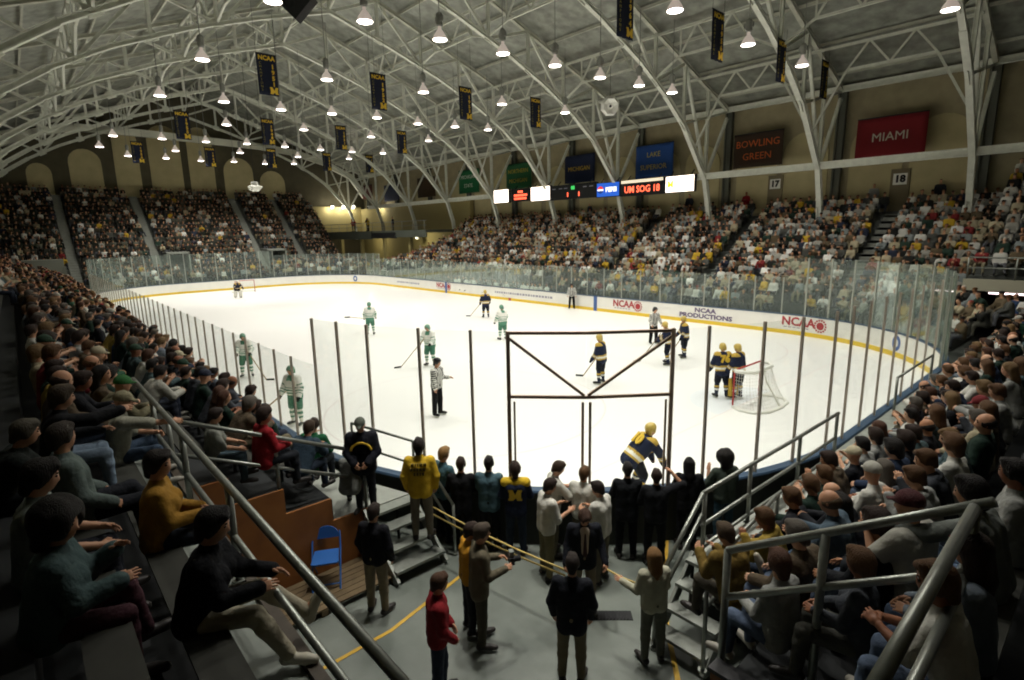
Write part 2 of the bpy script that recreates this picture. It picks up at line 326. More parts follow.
def hair_me(kind):
    h=.016;top=E_((-.012,0,.026),(.11,.089,.108));cut=E_((.098,0,-.045),(.075,.078,.115),None,0,None,'x');low=E_((.02,0,-.15),(.16,.16,.075),None,0,None,'x')
    if kind=='short': V,F,_=nets([top,C((-.06,.02,-.02),(-.08,.015,-.075),.045,.03),C((-.06,-.02,-.02),(-.08,-.015,-.075),.045,.03),C((.005,.075,.0),(.005,.077,-.035),.016,.012),C((.005,-.075,.0),(.005,-.077,-.035),.016,.012),C((.055,.03,.1),(.075,-.025,.085),.03,.028),cut],h)
    elif kind=='full': V,F,_=nets([E_((-.016,0,.03),(.115,.096,.114)),C((-.055,.02,0),(-.075,.015,-.1),.065,.04),C((-.055,-.02,0),(-.075,-.015,-.1),.065,.04),C((.0,.07,.02),(-.005,.076,-.05),.028,.018),C((.0,-.07,.02),(-.005,-.076,-.05),.028,.018),C((.05,.03,.11),(.075,-.03,.085),.035,.03),cut],h)
    elif kind=='long': V,F,_=nets([top,C((-.05,.03,.02),(-.085,.04,-.2),.07,.05),C((-.05,-.03,.02),(-.085,-.04,-.2),.07,.05),C((-.08,0,-.2),(-.09,0,-.28),.06,.035),C((-.01,.075,.0),(-.03,.075,-.16),.03,.03),C((-.01,-.075,.0),(-.03,-.075,-.16),.03,.03),cut],h)
    elif kind=='curly': V,F,_=nets([E_((-.02,0,.04),(.14,.13,.13))]+[E_((-.02+.11*math.cos(a)*math.cos(b),.11*math.sin(a)*math.cos(b),.035+.11*math.sin(b)),(.05,.05,.05)) for b in(-.6,-.2,.25,.6,1.1) for a in np.linspace(.9,5.4,8)]+[C((-.06,.06,0),(-.07,.07,-.12),.06,.05),C((-.06,-.06,0),(-.07,-.07,-.12),.06,.05),C((-.08,0,0),(-.09,0,-.12),.07,.06),E_((.105,0,-.05),(.085,.075,.12),None,0,None,'x')],h)
    elif kind=='bald': V,F,_=nets([E_((-.014,0,.0),(.11,.088,.085)),E_((.03,0,.11),(.14,.12,.1),None,0,None,'x'),low,cut],h)
    elif kind=='cap':
        V,F,_=nets([E_((-.008,0,.04),(.112,.093,.095)),E_((.0,0,-.08),(.2,.2,.1),None,0,None,'x'),C((.09,.035,.034),(.155,.02,.022),.013,.009),C((.09,-.035,.034),(.155,-.02,.022),.013,.009),C((.09,0,.04),(.17,0,.026),.014,.01),E_((-.008,0,.136),(.014,.014,.01))],.013,.012)
    elif kind=='helmet':
        V,F,_=nets([E_((-.01,0,.04),(.125,.106,.108)),C((-.06,.06,0),(-.07,.055,-.07),.045,.04),C((-.06,-.06,0),(-.07,-.055,-.07),.045,.04),C((.02,.085,0),(.03,.08,-.045),.026,.02),C((.02,-.085,0),(.03,-.08,-.045),.026,.02),E_((.11,0,-.07),(.09,.08,.12),None,0,None,'x')],.016,.02)
    return mesh('headwear_'+kind,V,F,M_hair if kind!='helmet' else mat('helmet_plastic',src='object',rough=.3),True)
HAIR={k:hair_me(k) for k in('short','full','long','curly','bald','cap','helmet')}
class Variant: pass
def variant(p,sleeve=1.,g=.018,h=.024,shorts=False,hood=False,skirt=0):
    v=Variant();J,V,F,mi=bodyfig(p,h);v.J=J
    v.body=mesh('body',V,F,[M_skin,M_eye,M_lip],True,mi)
    pr=torso(J,g,0,-.03-skirt)
    for s in 'lr':pr+=arm(J,s,g*.8,0,sleeve)
    if hood:pr.append(C(J['N']-.06*J['f']-.03*J['t']+.05*J['l'],J['N']-.06*J['f']-.03*J['t']-.05*J['l'],.06))
    else: pr.append(C(J['N']-.01*J['t'],J['N']+.012*J['t'],.06,.06))
    V,F,_=nets(pr,h,.03);v.shirt=mesh('shirt',V,F,M_cloth,True)
    pr=[C(J['P']+.07*J['l'],J['P']-.07*J['l'],.112),C(J['P']+.02*J['t'],J['P']+.1*J['t'],.1,.09)]
    for s in 'lr':pr+=leg(J,s,.014,0,.97)
    V,F,_=nets(pr,h,.03);v.pants=mesh('trousers',V,F,M_cloth,True)
    v.shoes=[]
    for s in 'lr':
        V,F,_=nets(shoe(J,s),.016,.015);v.shoes.append(mesh('shoe',V,F,M_shoe,True))
    v.hm=headM(J);return v
def person(v,loc,rz,label,skin='#b98a6c',shirt='#444444',pants='#333a48',hair=('short','#2c2018'),shoes='#2a2624',cap=None,group=None,sc=1.,sname='shirt',pname='trousers'):
    r=thing('person',label,'person',loc,rz,group,sc)
    obj('body',v.body,r,None,None,srgb(skin));obj(sname,v.shirt,r,None,None,srgb(shirt));obj(pname,v.pants,r,None,None,srgb(pants))
    for m in v.shoes:obj('shoe',m,r,None,None,srgb(shoes))
    if hair:obj('hair',HAIR[hair[0]],r,v.hm,None,srgb(hair[1]))
    if cap:obj('cap',HAIR['cap'],r,v.hm,None,srgb(cap))
    return r
# ------------------------------------------------------------------ setting
HX,HY,RC=30.48,12.95,8.53
m=mat('floor_concrete','#7d837c',.42,noise=1,nscale=.9,col2='#565d57',bump=.15,bscale=6)
struct(MB().box((-46,-24,-.3),(41,24,-.012)).o('floor',m))
def arc(cx,cy,a0,a1,r,n=24): return [(cx+r*math.cos(R(a0+(a1-a0)*i/n)),cy+r*math.sin(R(a0+(a1-a0)*i/n))) for i in range(n+1)]
CXY=HX-RC;CYY=HY-RC
def ring(off):
    p=[]
    for sx,sy,a in((1,1,0),(-1,1,90),(-1,-1,180),(1,-1,270)):p+=arc(sx*CXY,sy*CYY,a,a+90,RC+off)
    return p
def ice_material():
    m=bpy.data.materials.new('ice');m.use_nodes=True;nt=m.node_tree;N=nt.nodes;L=nt.links;b=N['Principled BSDF'];b.inputs['Roughness'].default_value=.32;b.inputs['Specular IOR Level'].default_value=.25
    tc=N.new('ShaderNodeTexCoord');sp=N.new('ShaderNodeSeparateXYZ');L.new(tc.outputs['Object'],sp.inputs[0])
    def mth(op,a,b_=None,c=None):
        n=N.new('ShaderNodeMath');n.operation=op
        for i,x in enumerate((a,b_,c)):
            if x is None:continue
            if isinstance(x,(int,float)):n.inputs[i].default_value=x
            else:L.new(x,n.inputs[i])
        return n.outputs[0]
    cur=None
    def layer(fac,col):
        nonlocal cur
        mx=N.new('ShaderNodeMix');mx.data_type='RGBA';L.new(fac,mx.inputs['Factor'])
        if cur is None:mx.inputs['A'].default_value=(.86,.86,.83,1)
        else:L.new(cur,mx.inputs['A'])
        mx.inputs['B'].default_value=col;cur=mx.outputs['Result']
    X,Y=sp.outputs[0],sp.outputs[1]
    nz=N.new('ShaderNodeTexNoise');nz.inputs['Scale'].default_value=.35;nz.inputs['Detail'].default_value=6;L.new(tc.outputs['Object'],nz.inputs['Vector'])
    layer(mth('MULTIPLY',nz.outputs['Fac'],.2),(.78,.79,.78,1))
    def circ(x,y,r,w):
        d=mth('SQRT',mth('ADD',mth('POWER',mth('SUBTRACT',X,x),2.),mth('POWER',mth('SUBTRACT',Y,y),2.)))
        return mth('COMPARE',d,r,w)
    for x in(20.,-20.):
        for y in(6.7,-6.7):layer(mth('MULTIPLY',circ(x,y,4.57,.03),.35),(.62,.5,.5,1))
    layer(mth('MULTIPLY',circ(0,0,4.57,.03),.25),(.55,.6,.68,1))
    for s in(1,-1):
        d=mth('SQRT',mth('ADD',mth('POWER',mth('SUBTRACT',X,s*26.4),2.),mth('POWER',Y,2.)))
        ins=mth('MULTIPLY',mth('LESS_THAN',d,1.83),mth('LESS_THAN',mth('MULTIPLY',X,s),26.4))
        layer(mth('MULTIPLY',ins,.3),(.6,.72,.85,1))
        layer(mth('MULTIPLY',mth('COMPARE',X,s*26.4,.03),.2),(.7,.4,.4,1))
    L.new(cur,b.inputs['Base Color']);return m
p=ring(0);struct(mesh_ob:=obj('floor_ice',mesh('floor_ice',[(x,y,0) for x,y in p],[tuple(range(len(p)))],ice_material())),'white ice sheet inside the dasher boards','ice')
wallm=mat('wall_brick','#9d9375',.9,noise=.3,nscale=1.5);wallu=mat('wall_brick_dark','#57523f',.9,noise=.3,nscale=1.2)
for nm,a,b,mm in(('wall_right',(-46,23.4,0),(41,23.8,14.2),wallm),('wall_left',(-46,-23.8,0),(41,-23.4,14.2),wallm)):struct(MB().box(a,b).o(nm,mm))
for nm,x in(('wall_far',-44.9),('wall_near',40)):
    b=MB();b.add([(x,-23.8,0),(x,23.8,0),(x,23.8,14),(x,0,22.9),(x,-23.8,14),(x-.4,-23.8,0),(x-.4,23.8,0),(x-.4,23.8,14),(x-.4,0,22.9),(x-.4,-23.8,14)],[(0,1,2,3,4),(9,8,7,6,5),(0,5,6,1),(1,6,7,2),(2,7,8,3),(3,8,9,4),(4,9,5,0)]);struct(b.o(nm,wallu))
cm=mat('roof_deck','#9fa298',.42,metal=.2,noise=.75,nscale=1.6,bump=.8,bscale=2.6)
b=MB();b.add([(-46,-24,13.9),(41,-24,13.9),(41,0,22.75),(-46,0,22.75),(41,24,13.9),(-46,24,13.9),(-46,-24,14.2),(41,-24,14.2),(41,0,23.05),(-46,0,23.05),(41,24,14.2),(-46,24,14.2)],[(0,1,2,3),(3,2,4,5),(9,8,7,6),(11,10,8,9),(0,6,7,1),(5,4,10,11)]);struct(b.o('ceiling',cm))
# blocked arched windows (far side wall and far end wall)
def archpanel(w,h,n=10):
    r=w/2;return [(-r,0),(r,0)]+[(r*math.cos(PI*i/n),h-r+r*math.sin(PI*i/n)) for i in range(n+1)]
TX=[28.0,20.63,13.14,5.44,-2.3,-10.43,-18.35,-26.4,-34.6,-42.8]
wn=1
for k in range(8):
    x0,x1=TX[k+1],TX[k]
    for fr in(.28,.72):
        pr=archpanel(2.9,5.2);x=x0+(x1-x0)*fr
        v=[(x+a,23.33,6.6+z) for a,z in pr]+[(x+a,23.42,6.6+z) for a,z in pr];n=len(pr)
        struct(obj('window_%d'%wn,mesh('w',v,[tuple(range(n))]+[(i,n+i,n+(i+1)%n,(i+1)%n) for i in range(n)],M_tan)),'tan blocked up arched window opening in the side wall','window');wn+=1
for x0,x1,yt,zb in((26,52,163,9.5),(70,103,149,9.5),(116,141,128,9.5),(151,183,126,9.5),(190,215,128,9.5),(224,253,158,9.5),(259,284,171,9.5)):
    a=at(x0,175,X=-44.85);c=at(x1,175,X=-44.85);t=at((x0+x1)/2,yt,X=-44.85);pr=archpanel(c[1]-a[1],t[2]-zb);y=(a[1]+c[1])/2;n=len(pr)
    v=[(-44.82,y+q,zb+z) for q,z in pr]+[(-44.92,y+q,zb+z) for q,z in pr]
    struct(obj('window_%d'%wn,mesh('w',v,[tuple(range(n))]+[(i,n+i,n+(i+1)%n,(i+1)%n) for i in range(n)],M_tan)),'tan blocked up window opening in the far end wall','window');wn+=1
# ------------------------------------------------------------------ dasher boards
def sweep(P,prof):
    n=len(prof);V=[];F=[]
    for i,(x,y) in enumerate(P):
        a=np.array(P[max(i-1,0)]);b=np.array(P[min(i+1,len(P)-1)]);d=(b-a)/np.linalg.norm(b-a);nx,ny=d[1],-d[0]
        V+=[(x+o*nx,y+o*ny,z) for o,z in prof]
    for i in range(len(P)-1):F+=[(i*n+k,i*n+(k+1)%n,(i+1)*n+(k+1)%n,(i+1)*n+k) for k in range(n)]
    F+=[tuple(range(n))[::-1],tuple(range((len(P)-1)*n,len(P)*n))]
    return V,F
SEC=[('far long side',[(CXY,HY),(-CXY,HY)]),('far left corner',arc(-CXY,CYY,90,180,RC)),('far end behind the distant goal',[(-HX,CYY),(-HX,-CYY)]),('distant near-side corner',arc(-CXY,-CYY,180,270,RC)),('near long side by the left stand',[(-CXY,-HY),(CXY,-HY)]),('near corner with the swing gate',arc(CXY,-CYY,270,360,RC)),('near end behind the closer goal',[(HX,-CYY),(HX,CYY)]),('far right corner',arc(CXY,CYY,0,90,RC))]
BRD=[]
for nm,P in SEC:
    if len(P)==2:P=[tuple(np.array(P[0])+(np.array(P[1])-np.array(P[0]))*i/6) for i in range(7)]
    r=thing('dasher_board','white dasher board with yellow kickplate along the '+nm,'rink board');BRD.append(r)
    V,F=sweep(P,[(0,0),(0,1.02),(.05,1.02),(.05,0)]);obj('board_panel',mesh('b',V,F,M_board),r)
    V,F=sweep(P,[(-.015,0),(-.015,.2),(0,.215),(0.002,0)]);obj('kickplate',mesh('b',V,F,M_kick),r)
    V,F=sweep(P,[(-.03,1.02),(-.03,1.055),(-.01,1.07),(.16,1.07),(.18,1.04),(.18,1.02)]);obj('cap_rail',mesh('b',V,F,M_cap),r)
    V,F=sweep(P,[(.05,0),(.05,1.02),(.13,1.02),(.13,0)]);obj('back_panel',mesh('b',V,F,M_boardout),r)
fb=BRD[0]
M_nred=mat('sign_red_print','#a8383c',.5);M_npur=mat('sign_purple_print','#6b5e7a',.5);M_nblu=mat('sign_blue_print','#4a68a0',.5);M_ngry=mat('sign_grey_print','#9a98a6',.5)
def ncaa(px,ys=1.,col=None):
    x=at(px,310,Y=HY)[0];c=col or M_nred
    text('sign_lettering','NCAA',.62*ys,c,fb,(x-.55,HY-.012,.68),(1,0,0),(0,0,1),bold=.02)
    b=MB()
    for q in range(14):
        a=q*2*PI/14;b.box((x+.62+.3*math.cos(a)-.045,HY-.014,.62+.3*math.sin(a)-.045),(x+.62+.3*math.cos(a)+.045,HY-.004,.62+.3*math.sin(a)+.045))
    b.prism([(.2*math.cos(a),.2*math.sin(a)) for a in np.linspace(0,2*PI,16)[:-1]],(x+.62,HY-.014,.62),(x+.62,HY-.004,.62));b.o('round_emblem',c,fb)
    b=MB()
    for q in range(6):b.box((x-1.3+q*.23,HY-.012,.36),(x-1.14+q*.23,HY-.004,.41))
    b.o('sign_underline',M_ngry,fb)
for px in(630,446):ncaa(px)
_n=len(fb.children);_k=set(fb.children);ncaa(811)
for o in set(fb.children)-_k:
    for v in o.data.vertices:
        if v.co.x>CXY:
            a_=PI/2-(v.co.x-CXY)/RC;q=RC-(HY-v.co.y);v.co.x=CXY+q*math.cos(a_);v.co.y=CYY+q*math.sin(a_)
ncaa(374,.8)
x=at(705,312,Y=HY)[0];text('sign_lettering','NCAA\nPRODUCTIONS',.36,M_npur,fb,(x,HY-.012,.6),(1,0,0),(0,0,1),bold=.015,squeeze=1.35)
for px0,px1 in((495,550),(398,420)):
    b=MB();x0,x1=at(px0,295,Y=HY)[0],at(px1,295,Y=HY)[0];x=x0;rr=random.Random(3)
    while x<x1:
        w=rr.uniform(.1,.3);b.box((x,HY-.012,.52),(x+w,HY-.004,.68));x+=w+.1
    b.o('small_print',M_ngry,fb)
for s in(1,-1):MB().box((s*9.14-.15,HY-.02,0),(s*9.14+.15,HY-.002,1.02)).o('blue_line_mark',M_nblu,fb)
MB().box((-.15,HY-.022,0),(.15,HY-.002,.22)).o('red_line_mark',M_nred,fb)
def bluedisc(board,c,nx,ny):
    b=MB();c=np.array(c);n=np.array([nx,ny,0]);b.prism([(.28*math.cos(a),.34*math.sin(a)) for a in np.linspace(0,2*PI,16)[:-1]],c-n*.012,c-n*.004);b.o('round_blue_mark',M_nblu,board)
    b=MB();b.prism([(.13*math.cos(a),.17*math.sin(a)) for a in np.linspace(0,2*PI,12)[:-1]],c-n*.018,c-n*.012);b.o('round_mark_centre',M_board,board)
for bi,cx,cy,a in((1,-CXY,CYY,118),(7,CXY,CYY,46)):
    bluedisc(BRD[bi],(cx+RC*math.cos(R(a)),cy+RC*math.sin(R(a)),.6),math.cos(R(a)),math.sin(R(a)))
# ------------------------------------------------------------------ glass and posts
def panel(a,b,h,gm,pm,label,group,post=.075,pa=True):
    r=thing('glass_panel',label,'rink glass',(a[0],a[1],1.07),math.atan2(b[1]-a[1],b[0]-a[0]),group);L=math.dist(a,b)
    MB().box((.03,-.006,0),(L-.03,.006,h-1.07)).o('pane',gm,r)
    if pa:MB().hbeam((0,0,.002),(0,0,h-1.05),post,post,(0,1,0)).o('post',pm,r)
def off(P,o):
    V,_=sweep(P,[(o,0),(o,0)]);return [(V[2*i][0],V[2*i][1]) for i in range(len(P))]
def straight(a,b,n):return [tuple(np.array(a)+(np.array(b)-np.array(a))*i/n) for i in range(n+1)]
def run(P,h,gm,pm,side,start,group,post=.075):
    for i in range(len(P)-1):panel(P[i],P[i+1],h,gm,pm,'%s glass panel, %s, %s from the %s'%('tall clear' if h>3.5 else 'clear',side,ordn(i),start),group,post)
ro=.07
run(straight((CXY,-HY-ro),(-CXY,-HY-ro),40),2.97,M_glass,M_post,'near long side','near corner','glass panels on the near long side',.045)
panel((CXY,-HY-ro),(23.12,-12.95),2.97,M_glass,M_post,'low glass panel joining the near long side to the tall corner glass','glass panels on the near long side',.045)
CA=lambda x,y:math.degrees(math.atan2(y+CYY,x-CXY))
an=[CA(*q) for q in((23.12,-12.87),(23.94,-12.71),(24.74,-12.48),(25.82,-12.02),(26.69,-11.51),(27.23,-11.12))]
an2=[CA(*q) for q in((29.13,-9.02),(29.47,-8.44),(29.95,-7.37),(30.24,-6.41),(30.44,-5.26))]+[0]
pc=lambda a,r=RC+ro:(CXY+r*math.cos(R(a)),-CYY+r*math.sin(R(a)))
run([pc(a) for a in an],3.95,M_glass,M_post,'near corner left of gate','left stand','tall glass panels left of the gate',.045)
run([pc(a) for a in an2],3.95,M_glass,M_post,'near corner right of gate','gate','tall glass panels right of the gate',.045)
run(straight((HX+ro,-CYY),(HX+ro,CYY),8),3.97,M_glass,M_post,'near end','near corner','tall glass panels on the near end',.045)
run(arc(CXY,CYY,0,90,RC+ro,11),4.0,M_glassfar,M_postlt,'far right corner','near end','tall glass panels round the far right corner',.07)
run(straight((CXY,HY+ro),(-CXY,HY+ro),29),2.97,M_glassfar,M_postlt,'far long side','right corner','glass panels on the far long side',.06)
run(arc(-CXY,CYY,90,180,RC+ro,11),3.5,M_glassfar,M_postlt,'far left corner','far long side','glass panels round the far left corner',.06)
run(straight((-HX-ro,CYY),(-HX-ro,-CYY),6),3.97,M_glassfar,M_postlt,'far end','far left corner','glass panels on the far end',.06)
run(arc(-CXY,-CYY,180,270,RC+ro,11),3.97,M_glassfar,M_postlt,'distant near-side corner','far end','glass panels round the distant near-side corner',.06)
# swing gate in the near corner
g=thing('swing_gate','brown steel framed glass swing gate with diagonal braces in the near corner','gate',(0,0,0))
A=np.array([*pc(an[-1]),0]);Bm=np.array([*pc(CA(28.21,-10.21)),0]);Bz=np.array([*pc(an2[0]),0]);zz=lambda p,z:np.array([p[0],p[1],z])
for q in(A,Bz):MB().hbeam(zz(q,1.02),zz(q,3.96),.065,.065,(1,1,0)).o('gate_post',M_gate,g)
for z,nm in((3.93,'top_rail'),(2.79,'middle_rail')):
    b=MB();b.hbeam(zz(A,z),zz(Bm,z),.05,.05);b.hbeam(zz(Bm,z),zz(Bz,z),.05,.05);b.o(nm,M_gate,g)
mid=lambda t:A+(Bm-A)*t
MB().hbeam(zz(A,3.85),zz(Bm,2.82)-(Bm-A)*.02,.045).o('diagonal_brace',M_gate,g);MB().hbeam(zz(Bz,3.85),zz(Bm,2.82)+(Bz-Bm)*.02,.045).o('diagonal_brace',M_gate,g)
for q,w in((A+(Bm-A)*.07,.035),(Bm-(Bm-A)*.04,.045),(Bm+(Bz-Bm)*.05,.045),(Bz-(Bz-Bm)*.06,.035)):MB().hbeam(zz(q,1.07),zz(q,2.7),w,w,(1,1,0)).o('leaf_stile',M_gate,g)
for a_,b_ in((A,Bm),(Bm,Bz)):
    for z0,z1 in((1.08,2.765),(2.815,3.905)):
        b=MB();p0=a_+(b_-a_)*.004;p1=a_+(b_-a_)*.996;b.beam(zz(p0,(z0+z1)/2),zz(p1,(z0+z1)/2),.012,z1-z0);b.o('gate_pane',M_glass,g)
# ------------------------------------------------------------------ goals
def goal(x,s,label):
    r=thing('hockey_goal',label,'hockey goal',(x,0,0),0 if s>0 else PI)
    # local: opening towards -X, depth towards +X
    t=.03
    b=MB();b.path([(0,-.915,0),(0,-.915,1.2),(0,-.9,1.22),(0,.9,1.22),(0,.915,1.2),(0,.915,0)],t,8);b.o('red_post_frame',M_red,r,True)
    base=[(0,-.915,.03),(.35,-1.1,.03),(.75,-1.08,.03),(1.02,-.7,.03),(1.1,0,.03),(1.02,.7,.03),(.75,1.08,.03),(.35,1.1,.03),(0,.915,.03)]
    MB().path(base,.06,8).o('base_frame',M_white,r,True)
    topf=[(0,-.9,1.2),(.3,-.88,1.2),(.5,-.6,1.18),(.5,.6,1.18),(.3,.88,1.2),(0,.9,1.2)];MB().path(topf,.065,8).o('top_frame',M_white,r,True)
    MB().path([(.5,0,1.18),(.62,0,.8),(1.1,0,.05)],.03,6).o('centre_stay',M_white,r,True)
    # netting: crossing cords between top and base frames
    def samp(P,n):
        P=np.array(P);d=np.r_[0,np.cumsum(np.linalg.norm(np.diff(P,axis=0),axis=1))];t=np.linspace(0,d[-1],n);return np.stack([np.interp(t,d,P[:,i]) for i in range(3)],1)
    n=34;Tp,Bp=samp(topf,n),samp(base,n);b=MB();lev=12
    grid=np.array([[Tp[i]+(Bp[i]-Tp[i])*(j/lev)+np.array([-.09*math.sin(PI*j/lev)*(i>6 and i<n-7),0,0]) for j in range(lev+1)] for i in range(n)])
    for i in range(n):
        for j in range(lev):b.beam(grid[i,j],grid[i,j+1],.006)
    for j in range(1,lev):
        for i in range(n-1):b.beam(grid[i,j],grid[i+1,j],.006)
    for i in range(2,n-2,2):
        b.beam(Tp[i],(0,Tp[i][1],1.21),.006)
    b.o('netting',mat('net_cord','#d9d9d2',.9),r)
goal(26.35,1,'white framed hockey goal with red posts at the near end, two players beside it')
goal(-26.4,-1,'small distant hockey goal at the far end with a goaltender in front')
# ------------------------------------------------------------------ roof trusses
ztop=lambda y:22.35-.368*abs(y)
BOT=[(0,19.7),(4.46,18.35),(8.34,17.0),(12.06,15.4),(14.78,13.9),(16.95,12.4),(20,9.05)]
zbot=lambda y:float(np.interp(abs(y),[a for a,_ in BOT],[b for _,b in BOT]))
for k,x in enumerate(TX):
    lab='pale steel arched roof truss, %s'%('nearest, at the right edge over the near end' if k==0 else ('farthest, against the end wall' if k==9 else ordn(k)+' from the near end'))
    r=thing('roof_truss',lab,'roof truss',(x,0,0))
    dia=.17
    for s in(1,-1):
        b=MB();b.hbeam((0,0,ztop(0)),(0,s*22.9,ztop(22.9)),.24,.24);b.o('top_chord',M_steeld,r)
        b=MB()
        for (y0,z0),(y1,z1) in zip(BOT[:-1],BOT[1:]):
            w=.26 if y0<14 else .3
            b.hbeam((0,s*y0,z0),(0,s*y1,z1),w,.24 if y0<14 else .32)
        b.hbeam((0,s*20,9.05),(0,s*20.75,6.8),.3,.32);b.hbeam((0,s*20.75,6.8),(0,s*20.9,4.9),.3,.3);b.o('bottom_chord',M_steel,r)
        ys=[0,3.4,6.8,10.2,13.6,16.95,20]
        for i,y in enumerate(ys):
            if y==0 and s<0:continue
            MB().hbeam((0,s*y,zbot(y)),(0,s*y,ztop(y)),.18 if y<20 else .22,.18).o('web_post',M_steel,r)
        for i in range(6):
            y0,y1=ys[i],ys[i+1]
            if i%2==0:MB().hbeam((0,s*y0,zbot(y0)),(0,s*y1,ztop(y1)),dia).o('web_diagonal',M_steel,r)
            else:MB().hbeam((0,s*y0,ztop(y0)),(0,s*y1,zbot(y1)),dia).o('web_diagonal',M_steel,r)
        MB().hbeam((0,s*20,9.05),(0,s*22.7,13.4),.18).o('knee_brace',M_steel,r)
        MB().hbeam((0,s*16.95,12.4),(0,s*22.7,13.8),.13).o('web_diagonal',M_steel,r)
        MB().hbeam((0,s*23.1,4.0),(0,s*23.1,14.0),.34,.5,(1,0,0)).o('wall_column',mat('dark_column','#54564c',.6),r)
        for y in ys[1:6]:MB().beam((0,s*(y-.28),zbot(y-.28)+.02),(0,s*(y+.28),zbot(y+.28)+.02),.05,.5).o('gusset_plate',M_steel,r)
# longitudinal lattice girders between trusses
for k in range(len(TX)-1):
    xa,xb=TX[k],TX[k+1];L=xa-xb
    for yi,y in enumerate((-18.4,-13.6,-6.8,0,6.8,13.6,18.4)):
        zt=ztop(y)-.25;dp=1.5 if abs(y)<15 else 1.3;zb=zt-dp
        side='ridge line' if y==0 else ('right' if y>0 else 'left')+(' slope eave line' if abs(y)>15 else (' slope middle line' if abs(y)>10 else ' slope upper line'))
        r=thing('lattice_girder','pale roof lattice girder, %s, %s bay from near end'%(side,ordn(k)),'roof girder',((xa+xb)/2,y,0),0,'lattice girders between the roof trusses')
        h=L/2
        MB().hbeam((-h,0,zt),(h,0,zt),.14).o('top_member',M_steel,r);MB().hbeam((-h*.55,0,zb),(h*.55,0,zb),.12).o('bottom_member',M_steel,r)
        zk=zbot(y)+.1
        for s in(1,-1):
            MB().hbeam((s*h,0,zk),(s*h*.55,0,zb),.11).o('knee_strut',M_steel,r)
            MB().hbeam((s*h*.55,0,zb),(s*h*.28,0,zt),.09).o('lattice_diagonal',M_steel,r);MB().hbeam((0,0,zb),(s*h*.28,0,zt),.09).o('lattice_diagonal',M_steel,r)
            if abs(y)<15:MB().hbeam((s*h*.55,0,zb),(s*h*.55,0,zt),.07).o('lattice_post',M_steel,r)
for i,y in enumerate([s*a for s in(1,-1) for a in(1.7,5.1,8.5,11.9,15.3,18.6,21.5)]):
    tag(MB().hbeam((-44,y,ztop(y)+.17),(36,y,ztop(y)+.17),.1,.16).o('purlin',M_steeld),'long thin roof purlin on the %s slope, %s down from the ridge'%('right' if y>0 else 'left',ordn(i%7)),'purlin','roof purlins')
for s,nm in((1,'right wall above the crowd'),(-1,'left wall')):
    tag(MB().hbeam((-37,s*20,9.2),(36,s*20,9.2),.3,.42).o('wall_girder',M_steel),'long pale horizontal steel girder along the '+nm,'girder')
    tag(MB().hbeam((-44.5,s*22.7,13.95),(40,s*22.7,13.95),.25,.35).o('eave_beam',M_steel),'pale eave beam where the roof meets the '+('right wall' if s>0 else 'left wall'),'beam')
b=MB();P=[(-23,10.5),(-18.5,14.6),(-14,16.6),(-10.5,17.5),(-4,17.45),(4,17.2),(8.5,17.05),(13,16.6),(17,15.6),(21,13.8),(23,11)]
for (a,z),(c,w) in zip(P[:-1],P[1:]):b.beam((-43.6,a,z),(-43.6,c,w),.5,.75)
tag(b.o('end_arch',mat('pale_arch','#dcdccb',.6,noise=.2,nscale=1)),'broad pale flat-topped arch band across the far end wall','arch')
# ------------------------------------------------------------------ hanging lamps
ML_lens=mat('lamp_lens','#ffffff',emit='#fff0e6',estr=14);ML_ref=mat('lamp_acrylic_reflector','#d9d4cc',.3,emit='#ffe9dc',estr=.3);ML_bal=mat('lamp_ballast','#8a8b84',.5)
LAMP=[(202.5,60),(160,96),(224,102),(226.5,125),(113,136),(99.6,147),(162,139),(206,142),(247,144),(128,156),(175.5,151),(166,158.5),(201,161),(240,153),(234,162),(273,2),(365,22),(440,40),(503,54),(327,80),(281,110),(332,114),(304,130),(285,147),(320.5,150),(298,157),(294,164),(265,164),(377,118),(423.5,92.5),(418,124),(455,127),(502,104.5),(488,130),(371,137),(352,152),(349,159),(428.5,141),(383,153.5),(555,66),(600,78),(639,86),(672,93),(565,113),(675,11),(748,45),(802,66),(950,10)]
LM=[at(*q,z=13.45) for q in LAMP]+[np.array([21.8,y,13.45]) for y in(-9.6,-6.4,-3.1)]+[np.array([29.,y,13.45]) for y in(-6.4,-3.1,.3,3.6)]+[np.array([28.9,-10.6,13.45]),np.array([27.,-11.6,13.45])]  # last two lamps are out of view, added to brighten the entrance floor
ms={}
b=MB();b.lathe([(.05,.55),(.07,.5),(.07,.42),(.1,.38),(.16,.3),(.24,.18),(.3,.05),(.31,0),(.3,0),(.28,.05),(.15,.28),(.05,.38)],(0,0,0),20);ms['r']=b.me('reflector',ML_ref,True)
b=MB();b.lathe([(.0,-.02),(.15,-.02),(.275,.0),(.27,.03),(.1,.05),(0.01,.05)],(0,0,0),20);ms['l']=b.me('lens',ML_lens,True)
b=MB();b.lathe([(.04,.5),(.13,.55),(.14,.6),(.14,.95),(.1,1.02),(.03,1.06)],(0,0,0),14);b.box((-.2,-.06,.7),(.2,.06,.9));ms['b']=b.me('ballast',ML_bal)
order=sorted(range(len(LM)),key=lambda i:-LM[i][0])
rows=[];
for i in order:
    if rows and abs(LM[rows[-1][0]][0]-LM[i][0])<2.6:rows[-1].append(i)
    else:rows.append([i])
LP=168
lt=bpy.data.lights.new('lamp_light','AREA');lt.shape='DISK';lt.size=.5;lt.energy=LP;lt.spread=R(128);lt.color=(1,.96,.88)
fill_lt=bpy.data.lights.new('lamp_light','AREA');fill_lt.shape='DISK';fill_lt.size=.5;fill_lt.energy=120;fill_lt.spread=R(76);fill_lt.color=(1,.96,.88)  # narrow fill beam for the added entrance lamps, keeps the stands dim
